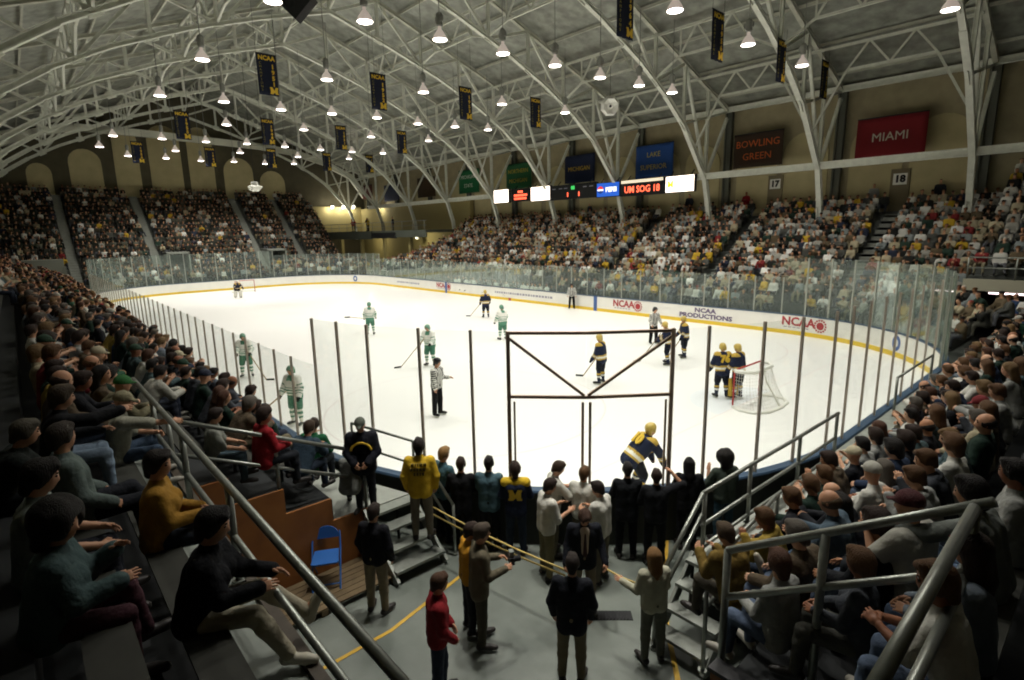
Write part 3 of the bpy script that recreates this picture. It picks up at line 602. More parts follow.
for ri,row in enumerate(rows):
    for ci,i in enumerate(sorted(row,key=lambda i:LM[i][1])):
        p=LM[i];r=thing('hanging_lamp','lit hanging arena lamp, %s from left in %s row from near end'%(ordn(ci),ordn(ri)),'lamp',p,0,'hanging arena lamps')
        zt=min(ztop(p[1])-.2,17.5 if abs(p[1])>5 else 19)-p[2]
        MB().cyl((0,0,1.0),(0,0,zt),.02,6).o('stem',ML_bal,r)
        obj('reflector',ms['r'],r);obj('lens',ms['l'],r);obj('ballast',ms['b'],r)
        lo=bpy.data.objects.new('lamp_light',fill_lt if p[1]<-10.5 and p[0]>26 else lt);COL.objects.link(lo);lo.parent=r;lo.location=(0,0,-.06)
# ------------------------------------------------------------------ banners and signs
M_navy=mat('banner_navy','#141b30',.85);M_maize=mat('banner_maize','#d9b53a',.8);M_bdim=mat('banner_lettering_dim','#8f8440',.8)
def blockM(w,h):
    t=.26*w
    return [(-w/2,-h/2),(-w/2+1.35*t,-h/2),(-w/2+1.35*t,-h/2+.2*h),(-w/2+1.1*t,-h/2+.2*h),(-w/2+1.1*t,.08*h),(0,-.3*h),(w/2-1.1*t,.08*h),(w/2-1.1*t,-h/2+.2*h),(w/2-1.35*t,-h/2+.2*h),(w/2-1.35*t,-h/2),(w/2,-h/2),(w/2,-h/2+.2*h),(w/2-.25*t,-h/2+.2*h),(w/2-.25*t,h/2-.2*h),(w/2,h/2-.2*h),(w/2,h/2),(w/2-1.2*t,h/2),(0,0.02*h),(-w/2+1.2*t,h/2),(-w/2,h/2),(-w/2,h/2-.2*h),(-w/2+.25*t,h/2-.2*h),(-w/2+.25*t,-h/2+.2*h),(-w/2,-h/2+.2*h)]
def logoM(w,h,org,xa,za,m,parent,name='block_letter_emblem'):
    x=np.array(xa,float);z=np.array(za,float);n=np.cross(x,z);o=np.array(org,float);P=blockM(w,h);k=len(P)
    v=[o+x*a+z*b for a,b in P]+[o+x*a+z*b+n*.006 for a,b in P];bm=bmesh.new()
    vs_=[bm.verts.new(q) for q in v[k:]];f=bm.faces.new(vs_);bmesh.ops.triangulate(bm,faces=[f]);me=bpy.data.meshes.new(name);bm.to_mesh(me);bm.free();me.materials.append(m)
    return obj(name,me,parent)
def cloth_banner(w,h,m,wave=.03):
    nx,nz=10,8;V=[];F=[]
    for sd in(0,1):
        for j in range(nz+1):
            for i in range(nx+1):
                u=i/nx-.5;q=wave*math.sin(i*1.9+j*.3)*(.3+j/nz)
                V.append((q-sd*.012,u*w,-j/nz*h))
    n=(nx+1)*(nz+1)
    for j in range(nz):
        for i in range(nx):
            a=j*(nx+1)+i;F+=[(a,a+nx+1,a+nx+2,a+1),(n+a,n+a+1,n+a+nx+2,n+a+nx+1)]
    edge=[i for i in range(nx+1)]+[(j+1)*(nx+1)-1 for j in range(1,nz+1)]+[nz*(nx+1)+i for i in range(nx-1,-1,-1)]+[j*(nx+1) for j in range(nz-1,0,-1)]
    for a,c in zip(edge,edge[1:]+edge[:1]):F.append((a,c,n+c,n+a))
    return mesh('banner_cloth',V,F,m,True)
NB=[(257,53,278,97,'1951'),(370,73,387,111,'1952'),(459,87,472,120.5,'1953'),(617,-12,633,32,'1964'),(711,10,724,63,'1956'),(777,39,785,84,'1955'),(820,62,828,98,'1953'),(175,112,190,139,'1955'),(131.5,142,144,163,'1956'),(205,148,215.5,166.5,'1964'),(261,119,275,145,'1948'),(336,126,346,150,'1951'),(397,132,406.5,153,'1952'),(530,98,541,128,'1955'),(267,150,276,167,'1953'),(323,154,331,170,'1956'),(366,156,373,172,'1964')]
cloth_me=cloth_banner(1.02,2.0,M_navy,.02);cache={}
NBP=[(at((a+c)/2,(b+d)/2,z=13.9),y) for a,b,c,d,y in NB]
rowsB=[[3,4,5,6],[0,1,2,13],[7,10,11,12],[8,9,14,15,16]]
for ri,row in enumerate(rowsB):
    for ci,i in enumerate(row):
        p,yr=NBP[i];r=thing('championship_banner','narrow navy NCAA banner, %s from left, %s banner row from near end'%(ordn(ci),ordn(ri)),'banner',(p[0],p[1],p[2]+1.0),0,'hanging championship banners')
        obj('banner_cloth',cloth_me,r);MB().cyl((0,-.54,.02),(0,.54,.02),.022,8).o('hanging_rod',M_dark,r)
        zt=zbot(p[1])-.1-(p[2]+1)
        b=MB();[b.cyl((0,s*.5,0),(0,s*.5,max(zt,.6)),.008,5) for s in(1,-1)];b.o('suspension_wires',M_dark,r)
        if yr not in cache:
            a1=text('lettering','NCAA',.3,M_maize,None,(.045,0,-.2),(0,1,0),(0,0,1),bold=.012);a2=text('lettering','C\nH\nA\nM\nP\nI\nO\nN\nS',.17,M_bdim,None,(.05,-.34,-1.12),(0,1,0),(0,0,1));a3=text('lettering','\n'.join(yr),.3,M_maize,None,(.05,.28,-1.02),(0,1,0),(0,0,1),bold=.012)
            e=logoM(.42,.34,(.045,.26,-1.76),(0,1,0),(0,0,1),M_maize,None)
            cache[yr]=[a1.data,a2.data,a3.data,e.data]
            for o in(a1,a2,a3,e):bpy.data.objects.remove(o)
        for nm,me in zip(('title_lettering','vertical_lettering','year_lettering','block_letter_emblem'),cache[yr]):obj(nm,me,r)
def wallbanner(x0,x1,z0,z1,col,lines,tcol,label,size,zt=.5,lead=1,sq=1.):
    m=mat('banner_'+col,col,.85);r=thing('team_banner',label,'banner',((x0+x1)/2,22.45,z1));w,h=x1-x0,z1-z0
    o=obj('banner_cloth',cloth_banner(w,h,m,.012),r);o.rotation_euler=(0,0,-PI/2)
    MB().cyl((-w/2,0,.02),(w/2,0,.02),.03,8).o('hanging_rod',M_dark,r)
    tm=mat('lettering_'+tcol,tcol,.8)
    for i,s in enumerate(lines):text('lettering',s,size,tm,r,(0,-.1,-h*(zt+(i-(len(lines)-1)/2)*.38*lead)),(1,0,0),(0,0,1),bold=0,squeeze=sq)
wallbanner(21.8,25.4,9.57,11.9,'#7c1a20',['MIAMI'],'#cfc9b8','large dark red MIAMI banner on the side wall at the right',.7)
wallbanner(13.93,17.4,9.78,12.03,'#3a2c20',['BOWLING','GREEN'],'#c8622e','dark brown BOWLING GREEN banner with orange lettering',.66)
wallbanner(5.42,8.97,9.75,12.3,'#234a8c',['LAKE','SUPERIOR'],'#b8a64e','bright blue LAKE SUPERIOR banner above the scoreboard',.56,.5)
wallbanner(-2.61,1.02,9.93,12.35,'#16223f',['MICHIGAN'],'#c8aa3c','dark navy MICHIGAN banner with yellow lettering on the side wall',.54)
wallbanner(-10.95,-7.15,9.95,12.43,'#1f5a36',['NORTHERN','MICHIGAN'],'#b5a03a','green NORTHERN MICHIGAN banner with yellow lettering',.56)
wallbanner(-19.3,-15.55,10.02,12.55,'#1d6a40',['MICHIGAN','STATE'],'#d8dcd0','green MICHIGAN STATE banner with white lettering',.56)
wallbanner(-28.2,-24.2,10.07,12.4,'#3c2a14',[],'#8a6a20','dark brown banner far down the side wall, right of a navy one',.5)
wallbanner(-36.8,-32.8,10.03,12.15,'#18233f',[],'#8a6a20','dim navy banner far down the side wall',.5)
wallbanner(-43.2,-40.2,10.7,12.6,'#4a2118',[],'#8a6a20','dim maroon banner farthest down the side wall',.5)
def sign(name,x0,x1,z0,z1,face,label,es=0,y=19.55):
    r=thing(name,label,'sign',((x0+x1)/2,y,(z0+z1)/2));w,h=(x1-x0)/2,(z1-z0)/2
    MB().box((-w,0,-h),(w,.28,h)).o('sign_case',M_dark,r);MB().box((-w+.05,-.02,-h+.05),(w-.05,0,h-.05)).o('sign_face',face,r)
    b=MB();[b.beam((s*w*.7,.14,h),(s*w*.7,.5,h+.35),.05) for s in(1,-1)];b.o('bracket',M_dark,r);return r
M_lit=mat('lit_sign_face','#fff3e2',emit='#ffeedd',estr=2.6);M_blkface=mat('sign_black_face','#15181a',.4);M_led=mat('red_led','#ff4a30',emit='#ff6a48',estr=2.2);M_ledg=mat('green_led','#40d060',emit='#40c060',estr=1.2)
M_pep=mat('lit_blue_face','#2a62c8',emit='#2560d0',estr=.75);M_wl=mat('lit_white','#ffffff',emit='#ffffff',estr=1.3);M_rl=mat('lit_red','#e03030',emit='#e83c2a',estr=1.)
M_faint=mat('faint_print','#e8d8b8',emit='#f2dfbd',estr=1.4);M_yl=mat('lit_yellow','#f0d020',emit='#f5d430',estr=1.3)
sign('lit_sign',-9.63,-7.36,8.4,9.72,M_lit,'blank glowing white sign panel at the left end of the scoreboard')
r=sign('message_sign',-7.0,-4.4,8.45,9.6,M_blkface,'black message sign with red lettering between two glowing white panels')
rr=random.Random(5)
for q,(z,w) in enumerate(((.3,.6),(-.02,1.7),(-.32,1.7))):
    b=MB();x=-w/2
    while x<w/2:
        d=rr.uniform(.1,.22);b.box((x,-.035,z-.1),(x+d,-.022,z+.1));x+=d+.05
    b.o('red_lettering_row',M_led,r)
r=sign('lit_sign',-4.26,-1.72,8.33,9.65,M_lit,'glowing white sign panel with faint print beside the dark score panel')
b=MB();x=-.9
while x<.9:d=rr.uniform(.12,.25);b.box((x,-.03,-.2),(x+d,-.022,0));x+=d+.06
b.o('faint_print',M_faint,r)
r=sign('scoreboard',-1.66,3.63,8.3,9.55,M_blkface,'wide dark scoreboard panel with green clock digits and red scores')
text('clock_digits','08',.42,M_ledg,r,(.05,-.03,.3),(1,0,0),(0,0,1),bold=.02);text('score_digits','1',.45,M_led,r,(-.55,-.03,-.25),(1,0,0),(0,0,1),bold=.03);text('score_digits','1',.45,M_led,r,(.75,-.03,-.25),(1,0,0),(0,0,1),bold=.03)
b=MB()
for x in(-2.4,-1.6,-1.0,1.2,1.9):b.box((x,-.03,.28),(x+.4,-.022,.36))
b.o('panel_captions',M_ngry,r)
r=sign('lit_sign',3.65,6.02,8.25,9.42,M_pep,'glowing blue PEPSI sign with red white and blue ball')
text('sign_lettering','PEPSI',.5,M_wl,r,(.35,-.03,-.02),(1,0,0),(0,0,1),bold=.02)
for z0,z1,mm,nm in((.06,.3,M_rl,'red_cap'),(-.06,.06,M_wl,'white_band'),(-.3,-.06,mat('lit_blue_deep','#1a3c90',emit='#1a3c90',estr=.6),'blue_cup')):
    b=MB();q=[];rad=.3
    pts=[(math.sqrt(max(rad*rad-z*z,0)),z) for z in np.linspace(z0,z1,6)];prof=[(-.75+x,z) for x,z in pts]+[(-.75-x,z) for x,z in pts[::-1]]
    n=len(prof);b.add([(x,-.035,z) for x,z in prof]+[(x,-.021,z) for x,z in prof],[tuple(range(n)),tuple(range(n,2*n))[::-1]]+[(i,n+i,n+(i+1)%n,(i+1)%n) for i in range(n)]);b.o(nm,mm,r)
r=sign('message_sign',6.1,10.17,8.2,9.42,M_blkface,'black message sign reading UM SOG 18 in red lights under a cream strip')
text('message_lettering','UM SOG 18',.7,M_led,r,(0,-.035,-.15),(1,0,0),(0,0,1),bold=.012,squeeze=.92)
MB().box((-1.95,-.04,.36),(1.9,-.022,.58)).o('cream_strip',mat('lit_cream','#e8dcc0',emit='#e8dcc0',estr=.9),r)
r=sign('lit_sign',10.22,12.62,8.2,9.42,M_lit,'glowing white sign panel with yellow block M at the right end of the scoreboard')
logoM(.5,.45,(-.75,-.022,.02),(1,0,0),(0,0,1),M_yl,r)
b=MB();x=-.3
while x<.9:d=rr.uniform(.1,.2);b.box((x,-.03,-.08),(x+d,-.022,.08));x+=d+.05
b.o('faint_print',M_faint,r)
for n_,px in(('17',775),('18',900)):
    p=at(px,184 if n_=='17' else 179,Y=23.2);r=thing('section_sign','white section plate reading 17 below the BOWLING GREEN banner' if n_=='17' else 'white section plate reading 18 below the red MIAMI banner','sign',p)
    MB().box((-.36,0,-.33),(.36,.05,.33)).o('plate',M_white,r);text('number',n_,.56,M_blk,r,(0,-.008,0),(1,0,0),(0,0,1),bold=.03)
    MB().box((-.5,.03,-2.2),(.5,.12,.6)).o('brick_panel',mat('section_panel','#7a7058',.9),r)
# loudspeakers
def horns(px,py,z,sc,label,face):
    p=at(px,py,z=z);r=thing('loudspeaker_cluster',label,'loudspeaker',p,0,None,sc)
    nr=((0,8,.0),) if face else ((0,7,-.9),(1,5,-2.2))
    for ring_,cnt,dn in nr:
        for k in range(cnt):
            a=k*2*PI/cnt;b=MB()
            x=np.array([math.cos(a),math.sin(a),dn if not face else .35]);x/=np.linalg.norm(x);y=np.array([-math.sin(a),math.cos(a),0]);z_=np.cross(x,y);V=[]
            for d,w in((.1,.07),(.42,.2),(.46,.21)):V+=[x*d+y*w*i+z_*w*j*.8 for i,j in((-1,-1),(1,-1),(1,1),(-1,1))]
            b.add(V,[(3,2,1,0),(8,9,10,11)]+[(q*4+i,q*4+(i+1)%4,q*4+4+(i+1)%4,q*4+4+i) for q in(0,1) for i in range(4)]);o=b.o('horn',M_white,r)
            if face:o.rotation_euler=(PI/2+.25,0,R(48))
    c=MB().lathe([(.02,.16),(.2,.14),(.24,.0),(.2,-.12),(.02,-.16)],(0,0,0),16).o('centre_housing',M_white,r,True)
    if face:
        c.rotation_euler=(PI/2+.25,0,R(48));q=MB().lathe([(.01,.0),(.07,.0),(.07,.02),(.01,.02)],(0,0,.16),12).o('centre_driver',M_dark,r);q.rotation_euler=(PI/2+.25,0,R(48))
    MB().cyl((0,0,.1),(0,0,(zbot(p[1])-p[2])/sc),.012,5).o('suspension_cable',M_dark,r)
horns(610,106,13.2,1.15,'round white loudspeaker cluster hanging below the roof trusses, right of centre',True)
horns(254.5,184,10,1.25,'white loudspeaker cluster hanging low before the far end stand',False)
p=at(296,0,z=15.5);r=thing('loudspeaker','black box loudspeaker hanging at the top edge, corner pointing down','loudspeaker',p,R(48));r.rotation_euler=(R(0),R(45),R(48))
MB().box((-.6,-.3,-.6),(.6,.3,.6)).o('cabinet',M_dark,r);b=MB();[b.cyl((0,-.31,z),(0,-.34,z),.22,16) for z in(-.28,.28)];b.o('speaker_cones',M_blk,r);MB().cyl((-.5,0,-.5),(-2.5,0,-2.5),.012,5).o('suspension_cable',M_dark,r);r.rotation_euler=(0,R(225),R(48))
# ------------------------------------------------------------------ stands
def steps(rows,face,a0,a1,zb=0):
    # rows: (inner,outer,z) ; face maps (along,depth,z)
    b=MB();prof=[]
    for i,(d0,d1,z) in enumerate(rows):prof+=[(d0,z),(d1,z)]
    prof=[(rows[0][0],zb)]+prof+[(rows[-1][1],zb)];n=len(prof)
    V=[face(a,d,z) for a in(a0,a1) for d,z in prof]
    b.add(V,[(i,(i+1)%n,n+(i+1)%n,n+i) for i in range(n)]+[tuple(range(n))[::-1],tuple(range(n,2*n))]);return b
def bench(r,face,a0,a1,d,z,legs=True):
    b=MB();q=[face(a,dd,z+h) for a in(a0,a1) for dd,h in((d-.02,.41),(d+.25,.41),(d+.25,.45),(d-.02,.45))];b.add(q,[(0,1,2,3)[::-1],(4,5,6,7)]+[(i,(i+1)%4,4+(i+1)%4,4+i) for i in range(4)])
    k=max(2,int(abs(a1-a0)/2.5))
    for i in range(k+1):
        a=a0+(a1-a0)*(.02+.96*i/k);b.beam(face(a,d+.12,z),face(a,d+.12,z+.41),.04)
    b.o('bench',M_benchd,r)
fL=lambda a,d,z:(a,-d,z);fR=lambda a,d,z:(d,a,z);fF=lambda a,d,z:(a,d,z);fE=lambda a,d,z:(-d,a,z)
rowsL=[(13.25,13.95,.9),(13.95,14.7,1.3),(14.7,15.45,1.72),(15.45,16.15,2.14)]
LU=[(16.15,17.0,2.45),(17.0,17.6,2.75)]+[(17.6+.75*i,18.35+.75*i,3.2+.45*i) for i in range(7)]
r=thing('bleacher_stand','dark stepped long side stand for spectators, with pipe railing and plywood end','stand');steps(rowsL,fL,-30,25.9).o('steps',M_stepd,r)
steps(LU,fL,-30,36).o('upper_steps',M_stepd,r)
rowY=[-14.3,-15.05,-15.8,-16.72,-17.25,-18.0,-18.75,-19.5];rowZ=[1.3,1.72,2.14,2.45,2.75,3.2,3.65,4.1]
for i in range(8):bench(r,fL,-30,25.7 if i<3 else (31.9 if i<4 else 32.6),-rowY[i]-.12,rowZ[i])
rowsR=[(30.68,31.62,1.0)]+[(31.62+.66*i,32.28+.66*i,1.05+.42*i) for i in range(7)]
RX=[31.97+.66*i for i in range(5)];RZ=[1.05+.42*i for i in range(5)]
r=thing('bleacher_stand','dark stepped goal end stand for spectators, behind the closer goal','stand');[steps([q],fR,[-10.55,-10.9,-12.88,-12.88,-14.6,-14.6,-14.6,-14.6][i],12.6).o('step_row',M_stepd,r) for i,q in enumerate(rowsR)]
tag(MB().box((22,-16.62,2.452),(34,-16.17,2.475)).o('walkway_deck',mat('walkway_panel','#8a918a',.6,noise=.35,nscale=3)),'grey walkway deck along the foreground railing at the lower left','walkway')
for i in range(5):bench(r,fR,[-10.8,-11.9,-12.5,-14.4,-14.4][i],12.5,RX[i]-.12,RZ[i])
rowsF=[(13.35,14.2,.9)]+[(14.2+.6*i,14.8+.6*i,1.5+.36*i) for i in range(14)]+[(22.6,23.35,6.4)]
r=thing('grandstand','long far side grandstand filled with spectators, under the side wall','stand');steps(rowsF[:7],fF,-24,-17.5).o('lower_steps',M_step,r);steps(rowsF,fF,-17.5,29.3).o('steps',M_step,r)
for x in(24.3,16.4,8.6):
    b=MB()
    for i in range(27):b.box((x-.42,14.2+.3*i,1.35+.18*i),(x+.42,14.5+.3*i,1.54+.18*i))
    b.o('aisle_stairs',mat('aisle_concrete','#8f928a',.8,noise=.3,nscale=3),r)
rowsB_=[(14.0,14.9,3.1)]+[(14.9+.7*i,15.6+.7*i,3.3+.42*i) for i in range(11)]
r=thing('balcony_stand','balcony seating at the far right with pale front edge over a dark passage','stand')
b=MB();n0=steps(rowsB_,fF,29.3,39.9,2.75);n0.o('steps',M_step,r);MB().box((29.3,13.9,2.72),(40,14.02,3.22)).o('pale_front_edge',mat('balcony_edge','#b5b29c',.7),r)
r=thing('fluorescent_tube','lit fluorescent tube under the balcony edge at the right','lamp',(31.3,14.15,2.62));MB().cyl((-1.1,0,0),(1.6,0,0),.035,8).o('tube',mat('fluorescent','#fff0f0',emit='#ffe6e6',estr=4),r);MB().box((-1.2,-.06,.04),(1.7,.06,.1)).o('fixture',M_white,r)
rowsE=[(31.4,32.4,.9)]+[(32.4+.62*i,33.02+.62*i,1.3+.49*i) for i in range(19)]+[(44.18,44.45,10.3)]
r=thing('grandstand','far end grandstand filled with spectators beneath the end wall','stand');steps(rowsE,fE,-23.3,14.5).o('steps',M_step,r)
EA=[-13.1,-6.1,4.4,9.3]
for y in EA:
    b=MB()
    for i in range(37):b.box((-32.75-.31*i,y-.38,1.3+.245*i),(-32.4-.31*i,y+.38,1.56+.245*i))
    b.o('aisle_stairs',mat('aisle_concrete','#8f928a'),r)
for y in(-4.3,5.9):
    b=MB();b.box((-36.5,y-1.1,1.2),(-33.2,y-.95,4.1));b.box((-36.5,y+.95,1.2),(-33.2,y+1.1,4.1));b.box((-36.5,y-1.1,3.95),(-33.2,y+1.1,4.15));b.o('passage_walls',mat('aisle_concrete','#8f928a'),r)
    MB().box((-36.4,y-.95,1.2),(-36.3,y+.95,3.95)).o('passage_back',mat('passage_glow','#b09c50',.8),r)
# far corner mezzanine
r=thing('mezzanine','lit mezzanine in the far right corner with tan walls and railing','mezzanine')
MB().box((-44.5,16.6,5.7),(-17.6,23.3,6.0)).o('floor_slab',mat('mezz_slab','#55594f',.7),r);MB().box((-44.5,22.6,6.0),(-17.6,23.2,9.3)).o('back_wall',mat('mezz_wall','#a59866',.85,noise=.15),r);
MB().box((-44.5,14.6,5.7),(-44.3,22.6,9.6)).o('end_wall',mat('mezz_wall','#a59866'),r)
b=MB();b.box((-44.5,16.5,5.0),(-30,16.62,6.0));b.box((-24,16.5,5.2),(-17.6,16.62,6.0));b.o('front_panel',mat('mezz_panel','#4b5048',.6),r)
MB().box((-30,16.45,5.1),(-24,16.62,5.75)).o('dark_panel',M_dark,r)
b=MB();b.cyl((-44.5,16.6,7.0),(-17.6,16.6,7.0),.04,6);b.cyl((-44.5,16.6,6.5),(-17.6,16.6,6.5),.03,6);[b.cyl((x,16.6,6),(x,16.6,7),.035,6) for x in np.linspace(-44,-18,12)];b.o('railing',M_pipe,r)
MB().box((-44.5,22.4,0),(-17.6,22.7,5.7)).o('lower_wall',mat('mezz_wall2','#8f8456',.85),r)
b=MB();[b.box((x-.2,17,0),(x+.2,17.4,5.7)) for x in(-40,-34,-28,-22)];b.o('columns',mat('mezz_wall2','#8f8456'),r)
MB().box((-40,14.6,2.0),(-24,14.75,2.2)).o('white_rail',M_white,r)
for i,px in enumerate((333,344,354,379)):
    p=at(px,207,X=-43.9) if i<3 else at(px,207,Y=22.3);q=thing('wall_light','lit wall light in the far corner mezzanine, %s from the left'%ordn(i),'lamp',(p[0],p[1],p[2]))
    MB().box((-.35,-.12,-.2),(.35,.15,.2)).o('light_body',M_white,q);MB().box((-.3,-.14,-.22),(.3,-.121,.16)).o('light_lens',mat('wall_light_lens','#fff2d0',emit='#fff0d0',estr=16),q)
    l=bpy.data.lights.new('wall_light_lamp','POINT');l.energy=110;l.color=(1,.95,.84);l.shadow_soft_size=.2;o=bpy.data.objects.new('wall_light_lamp',l);COL.objects.link(o);o.parent=q;o.location=(.4,-.5,-.3)
for x in(-38,-26):
    l=bpy.data.lights.new('passage_lamp','POINT');l.energy=200;l.color=(1,.9,.65);l.shadow_soft_size=.2
    q=thing('ceiling_light','lit ceiling light under the far corner mezzanine, %s one'%('left' if x==-38 else 'right'),'lamp',(x,20,5.5));MB().lathe([(.02,.18),(.3,.18),(.34,.1),(.25,0),(.02,0)],(0,0,0),12).o('light_dome',mat('wall_light_lens'),q);o=bpy.data.objects.new('passage_lamp',l);COL.objects.link(o);o.parent=q;o.location=(0,0,-.3)
# vomitory with rail at far left corner
r=thing('passage_entrance','grey passage entrance with pale lintel at the far left corner of the stands','passage')
MB().box((-33,-19.5,2.6),(-30.6,-14,3.9)).o('parapet',mat('parapet_grey','#787b70',.7),r);MB().box((-31,-19.5,2.3),(-30.5,-14,2.62)).o('pale_lintel',mat('balcony_edge','#b5b29c'),r);MB().box((-32.5,-14.1,0),(-30.5,-13.9,3.2)).o('side_wall',mat('parapet_grey','#787b70'),r)
MB().box((-33.1,-19.3,0),(-33,-14.2,2.6)).o('opening_shade',M_dark,r)  # black sheet painted in as the shade inside the opening
# ------------------------------------------------------------------ near structures
MB().box((25.9,-23,-.02),(25.901,-22.9,0))
b=MB();pts=[(-13.3,0),(-13.3,.95),(-13.98,.95),(-13.98,1.35),(-14.72,1.35),(-14.72,1.77),(-15.47,1.77),(-15.47,2.19),(-16.15,2.19),(-16.15,0)];n=len(pts)
b.add([(x,y,z) for x in(25.91,25.95) for y,z in pts],[tuple(range(n))[::-1],tuple(range(n,2*n))]+[(i,(i+1)%n,n+(i+1)%n,n+i) for i in range(n)])
tag(b.o('plywood_wall',M_ply),'orange brown plywood end wall below the left stand, behind the blue folding chair','wall panel')
tag(MB().box((25.95,-16.14,.0),(36,-16.1,2.38)).o('fascia_panel',M_dark),'dark fascia below the foreground walkway edge at the lower left','panel')
b=MB();b.beam((22,-16.12,2.45),(34,-16.12,2.45),.09,.14);tag(b.o('walkway_kerb',mat('kerb_wood','#4a4238',.6,noise=.5)),'dark worn kerb along the foreground walkway edge','kerb')
r=thing('plywood_box','dark topped brown plywood box end at the lower right, under the sloping railing','box',(32.2,-13.05,0));MB().box((0,0,0),(1.25,.14,1.6)).o('side_panel',M_ply,r);MB().box((-.02,-.02,1.6),(1.27,.16,1.64)).o('top_board',M_dark,r)
r=thing('pallet_platform','low weathered wooden platform on the floor under the blue folding chair','platform',(26.42,-14.6,0))
for i in range(7):MB().box((-.46+.132*i,-1.3,.09),(-.46+.132*i+.12,1.3,.115)).o('deck_board',M_wood,r)
for y in(-1.2,0,1.2):MB().box((-.46,y-.05,0),(.46,y+.05,.09)).o('bearer',M_wood,r)
# folding chair
cpos=at(331,584,z=.12);r=thing('folding_chair','blue metal folding chair facing the entrance floor, against the plywood wall','chair',(26.25,cpos[1],.115),R(-28))
b=MB();b.add([(x,y,z) for z in(.43,.455) for x,y in((-.19,-.19),(.2,-.21),(.23,-.17),(.23,.17),(.2,.21),(-.19,.19))],[(5,4,3,2,1,0),(6,7,8,9,10,11)]+[(i,(i+1)%6,6+(i+1)%6,6+i) for i in range(6)]);b.o('seat',M_blue,r)
b=MB();
pb=[(-.2+.02*math.cos(a)*0,.21*math.cos(a),.62+.2*math.sin(a)) for a in np.linspace(0,PI,10)]
b.add([(x-.06-(z-.6)*.15,y,z) for x,y,z in pb]+[(x-.075-(z-.6)*.15,y,z) for x,y,z in pb],[tuple(range(10)),tuple(range(10,20))[::-1]]+[(i,10+i,10+(i+1)%10,(i+1)%10) for i in range(10)]);b.o('backrest',M_blue,r)
for s in(1,-1):
    MB().path([(.26,s*.21,0),(-.17,s*.22,.5),(-.29,s*.215,.72)],.014,6).o('leg',M_blue,r);MB().path([(-.27,s*.19,0),(.12,s*.195,.44)],.013,6).o('leg',M_blue,r)
MB().cyl((.2,-.21,.07),(.2,.21,.07),.01,6).o('stretcher',M_blue,r)
# floor marks
def stripe(name,P,w,m,label):
    P=[np.array(p[:2]) for p in P];V=[];F=[]
    for i,p in enumerate(P):
        d=P[min(i+1,len(P)-1)]-P[max(i-1,0)];d/=np.linalg.norm(d);n=np.array([-d[1],d[0]])*w/2
        V+=[(*(p+n),-.006),(*(p-n),-.006),(*(p-n),-.02),(*(p+n),-.02)]
    for i in range(len(P)-1):F+=[(i*4+k,i*4+(k+1)%4,(i+1)*4+(k+1)%4,(i+1)*4+k) for k in range(4)]
    struct(obj(name,mesh(name,V,F,m)),label,'floor line')
stripe('trim_1',[at(300,679,z=0),at(325,667,z=0),at(391,630,z=0),at(461,575,z=0)],.06,M_yel,'yellow painted line on the entrance floor at the left')
stripe('trim_2',[at(680,690,z=0),at(678,680,z=0),at(667,627,z=0),at(665,592,z=0),at(666,555,z=0),at(667,535,z=0)],.07,M_yel,'yellow painted line on the entrance floor beside the right steps')
a_,c_=at(581,615,z=0),at(632,615,z=0);d=(c_-a_);L=np.linalg.norm(d);r=thing('floor_drain','black slotted drain channel set in the entrance floor','drain',a_,math.atan2(d[1],d[0]))
MB().box((0,-.1,-.03),(L,.1,-.004)).o('channel',M_dark,r)
b=MB();[b.box((.02+i*.05,-.09,-.004),(.045+i*.05,.09,.006)) for i in range(int(L/.05)-1)];b.o('grating_bars',M_dark,r)
# railings
def railing(label,P,posts,mids=(.5,),rad=.032,m=None,name='hand_railing'):
    r=thing(name,label,'railing',P[0]);o=np.array(P[0],float);P=[np.array(p,float)-o for p in P];m=m or M_pipe
    MB().path(P,rad,10).o('top_rail',m,r,True)
    for d in mids:MB().path([p-np.array([0,0,d]) for p in P],rad*.9,10).o('mid_rail',m,r,True)
    for p,h in posts:
        p=np.array(p,float)-o;MB().cyl(p,p-np.array([0,0,h]),rad,10).o('post',m,r,True);MB().cyl(p-np.array([0,0,h]),p-np.array([0,0,h-.02]),rad*2,10).o('base_flange',m,r)
    return r
railing('long grey pipe railing sloping across the lower left foreground',[(23.9,-16.2,3.45),(33.6,-16.2,3.45)],[((25.5,-16.2,3.45),.95),((29.15,-16.2,3.45),.95),((27.3,-16.2,3.45),.95)],(.5,),.034)
railing('pipe railing down the end of the left stand, above the plywood wall',[(25.85,-16.15,3.25),(25.85,-13.3,1.95)],[((25.85,-16.1,3.22),1.0),((25.85,-14.75,2.6),.9),((25.85,-13.32,1.95),1.05)],(.5,))
railing('short stair handrail behind the yellow jacket, along the boards',[(24.3,-12.78,1.95),(25.9,-12.35,1.9),(26.9,-12.2,.95)],[((24.3,-12.78,1.95),1.0),((25.9,-12.35,1.9),.95),((26.9,-12.2,.95),.95)],(.45,),.026)
railing('pipe railing on the rink side of the right stand walkway',[(30.72,-10.6,2.0),(30.74,-9.2,2.0),(30.78,-7.6,2.0),(30.8,-5.6,2.0)],[((30.72,-10.55,2.0),1.0),((30.74,-9.2,2.0),1.0),((30.78,-7.4,2.0),1.0),((30.8,-5.65,2.0),1.0)],(.5,.85),.032)
railing('sloping pipe handrail down the right stand steps to the floor',[(30.72,-10.6,2.0),(30.62,-11.55,.95)],[((30.62,-11.55,.95),.95)],(.32,),.03)
railing('short pipe railing farther up the right stand walkway',[(30.85,-1.8,2.0),(30.85,1.6,2.0)],[((30.85,-1.8,2.0),1.0),((30.85,1.6,2.0),1.0)],(),.03)
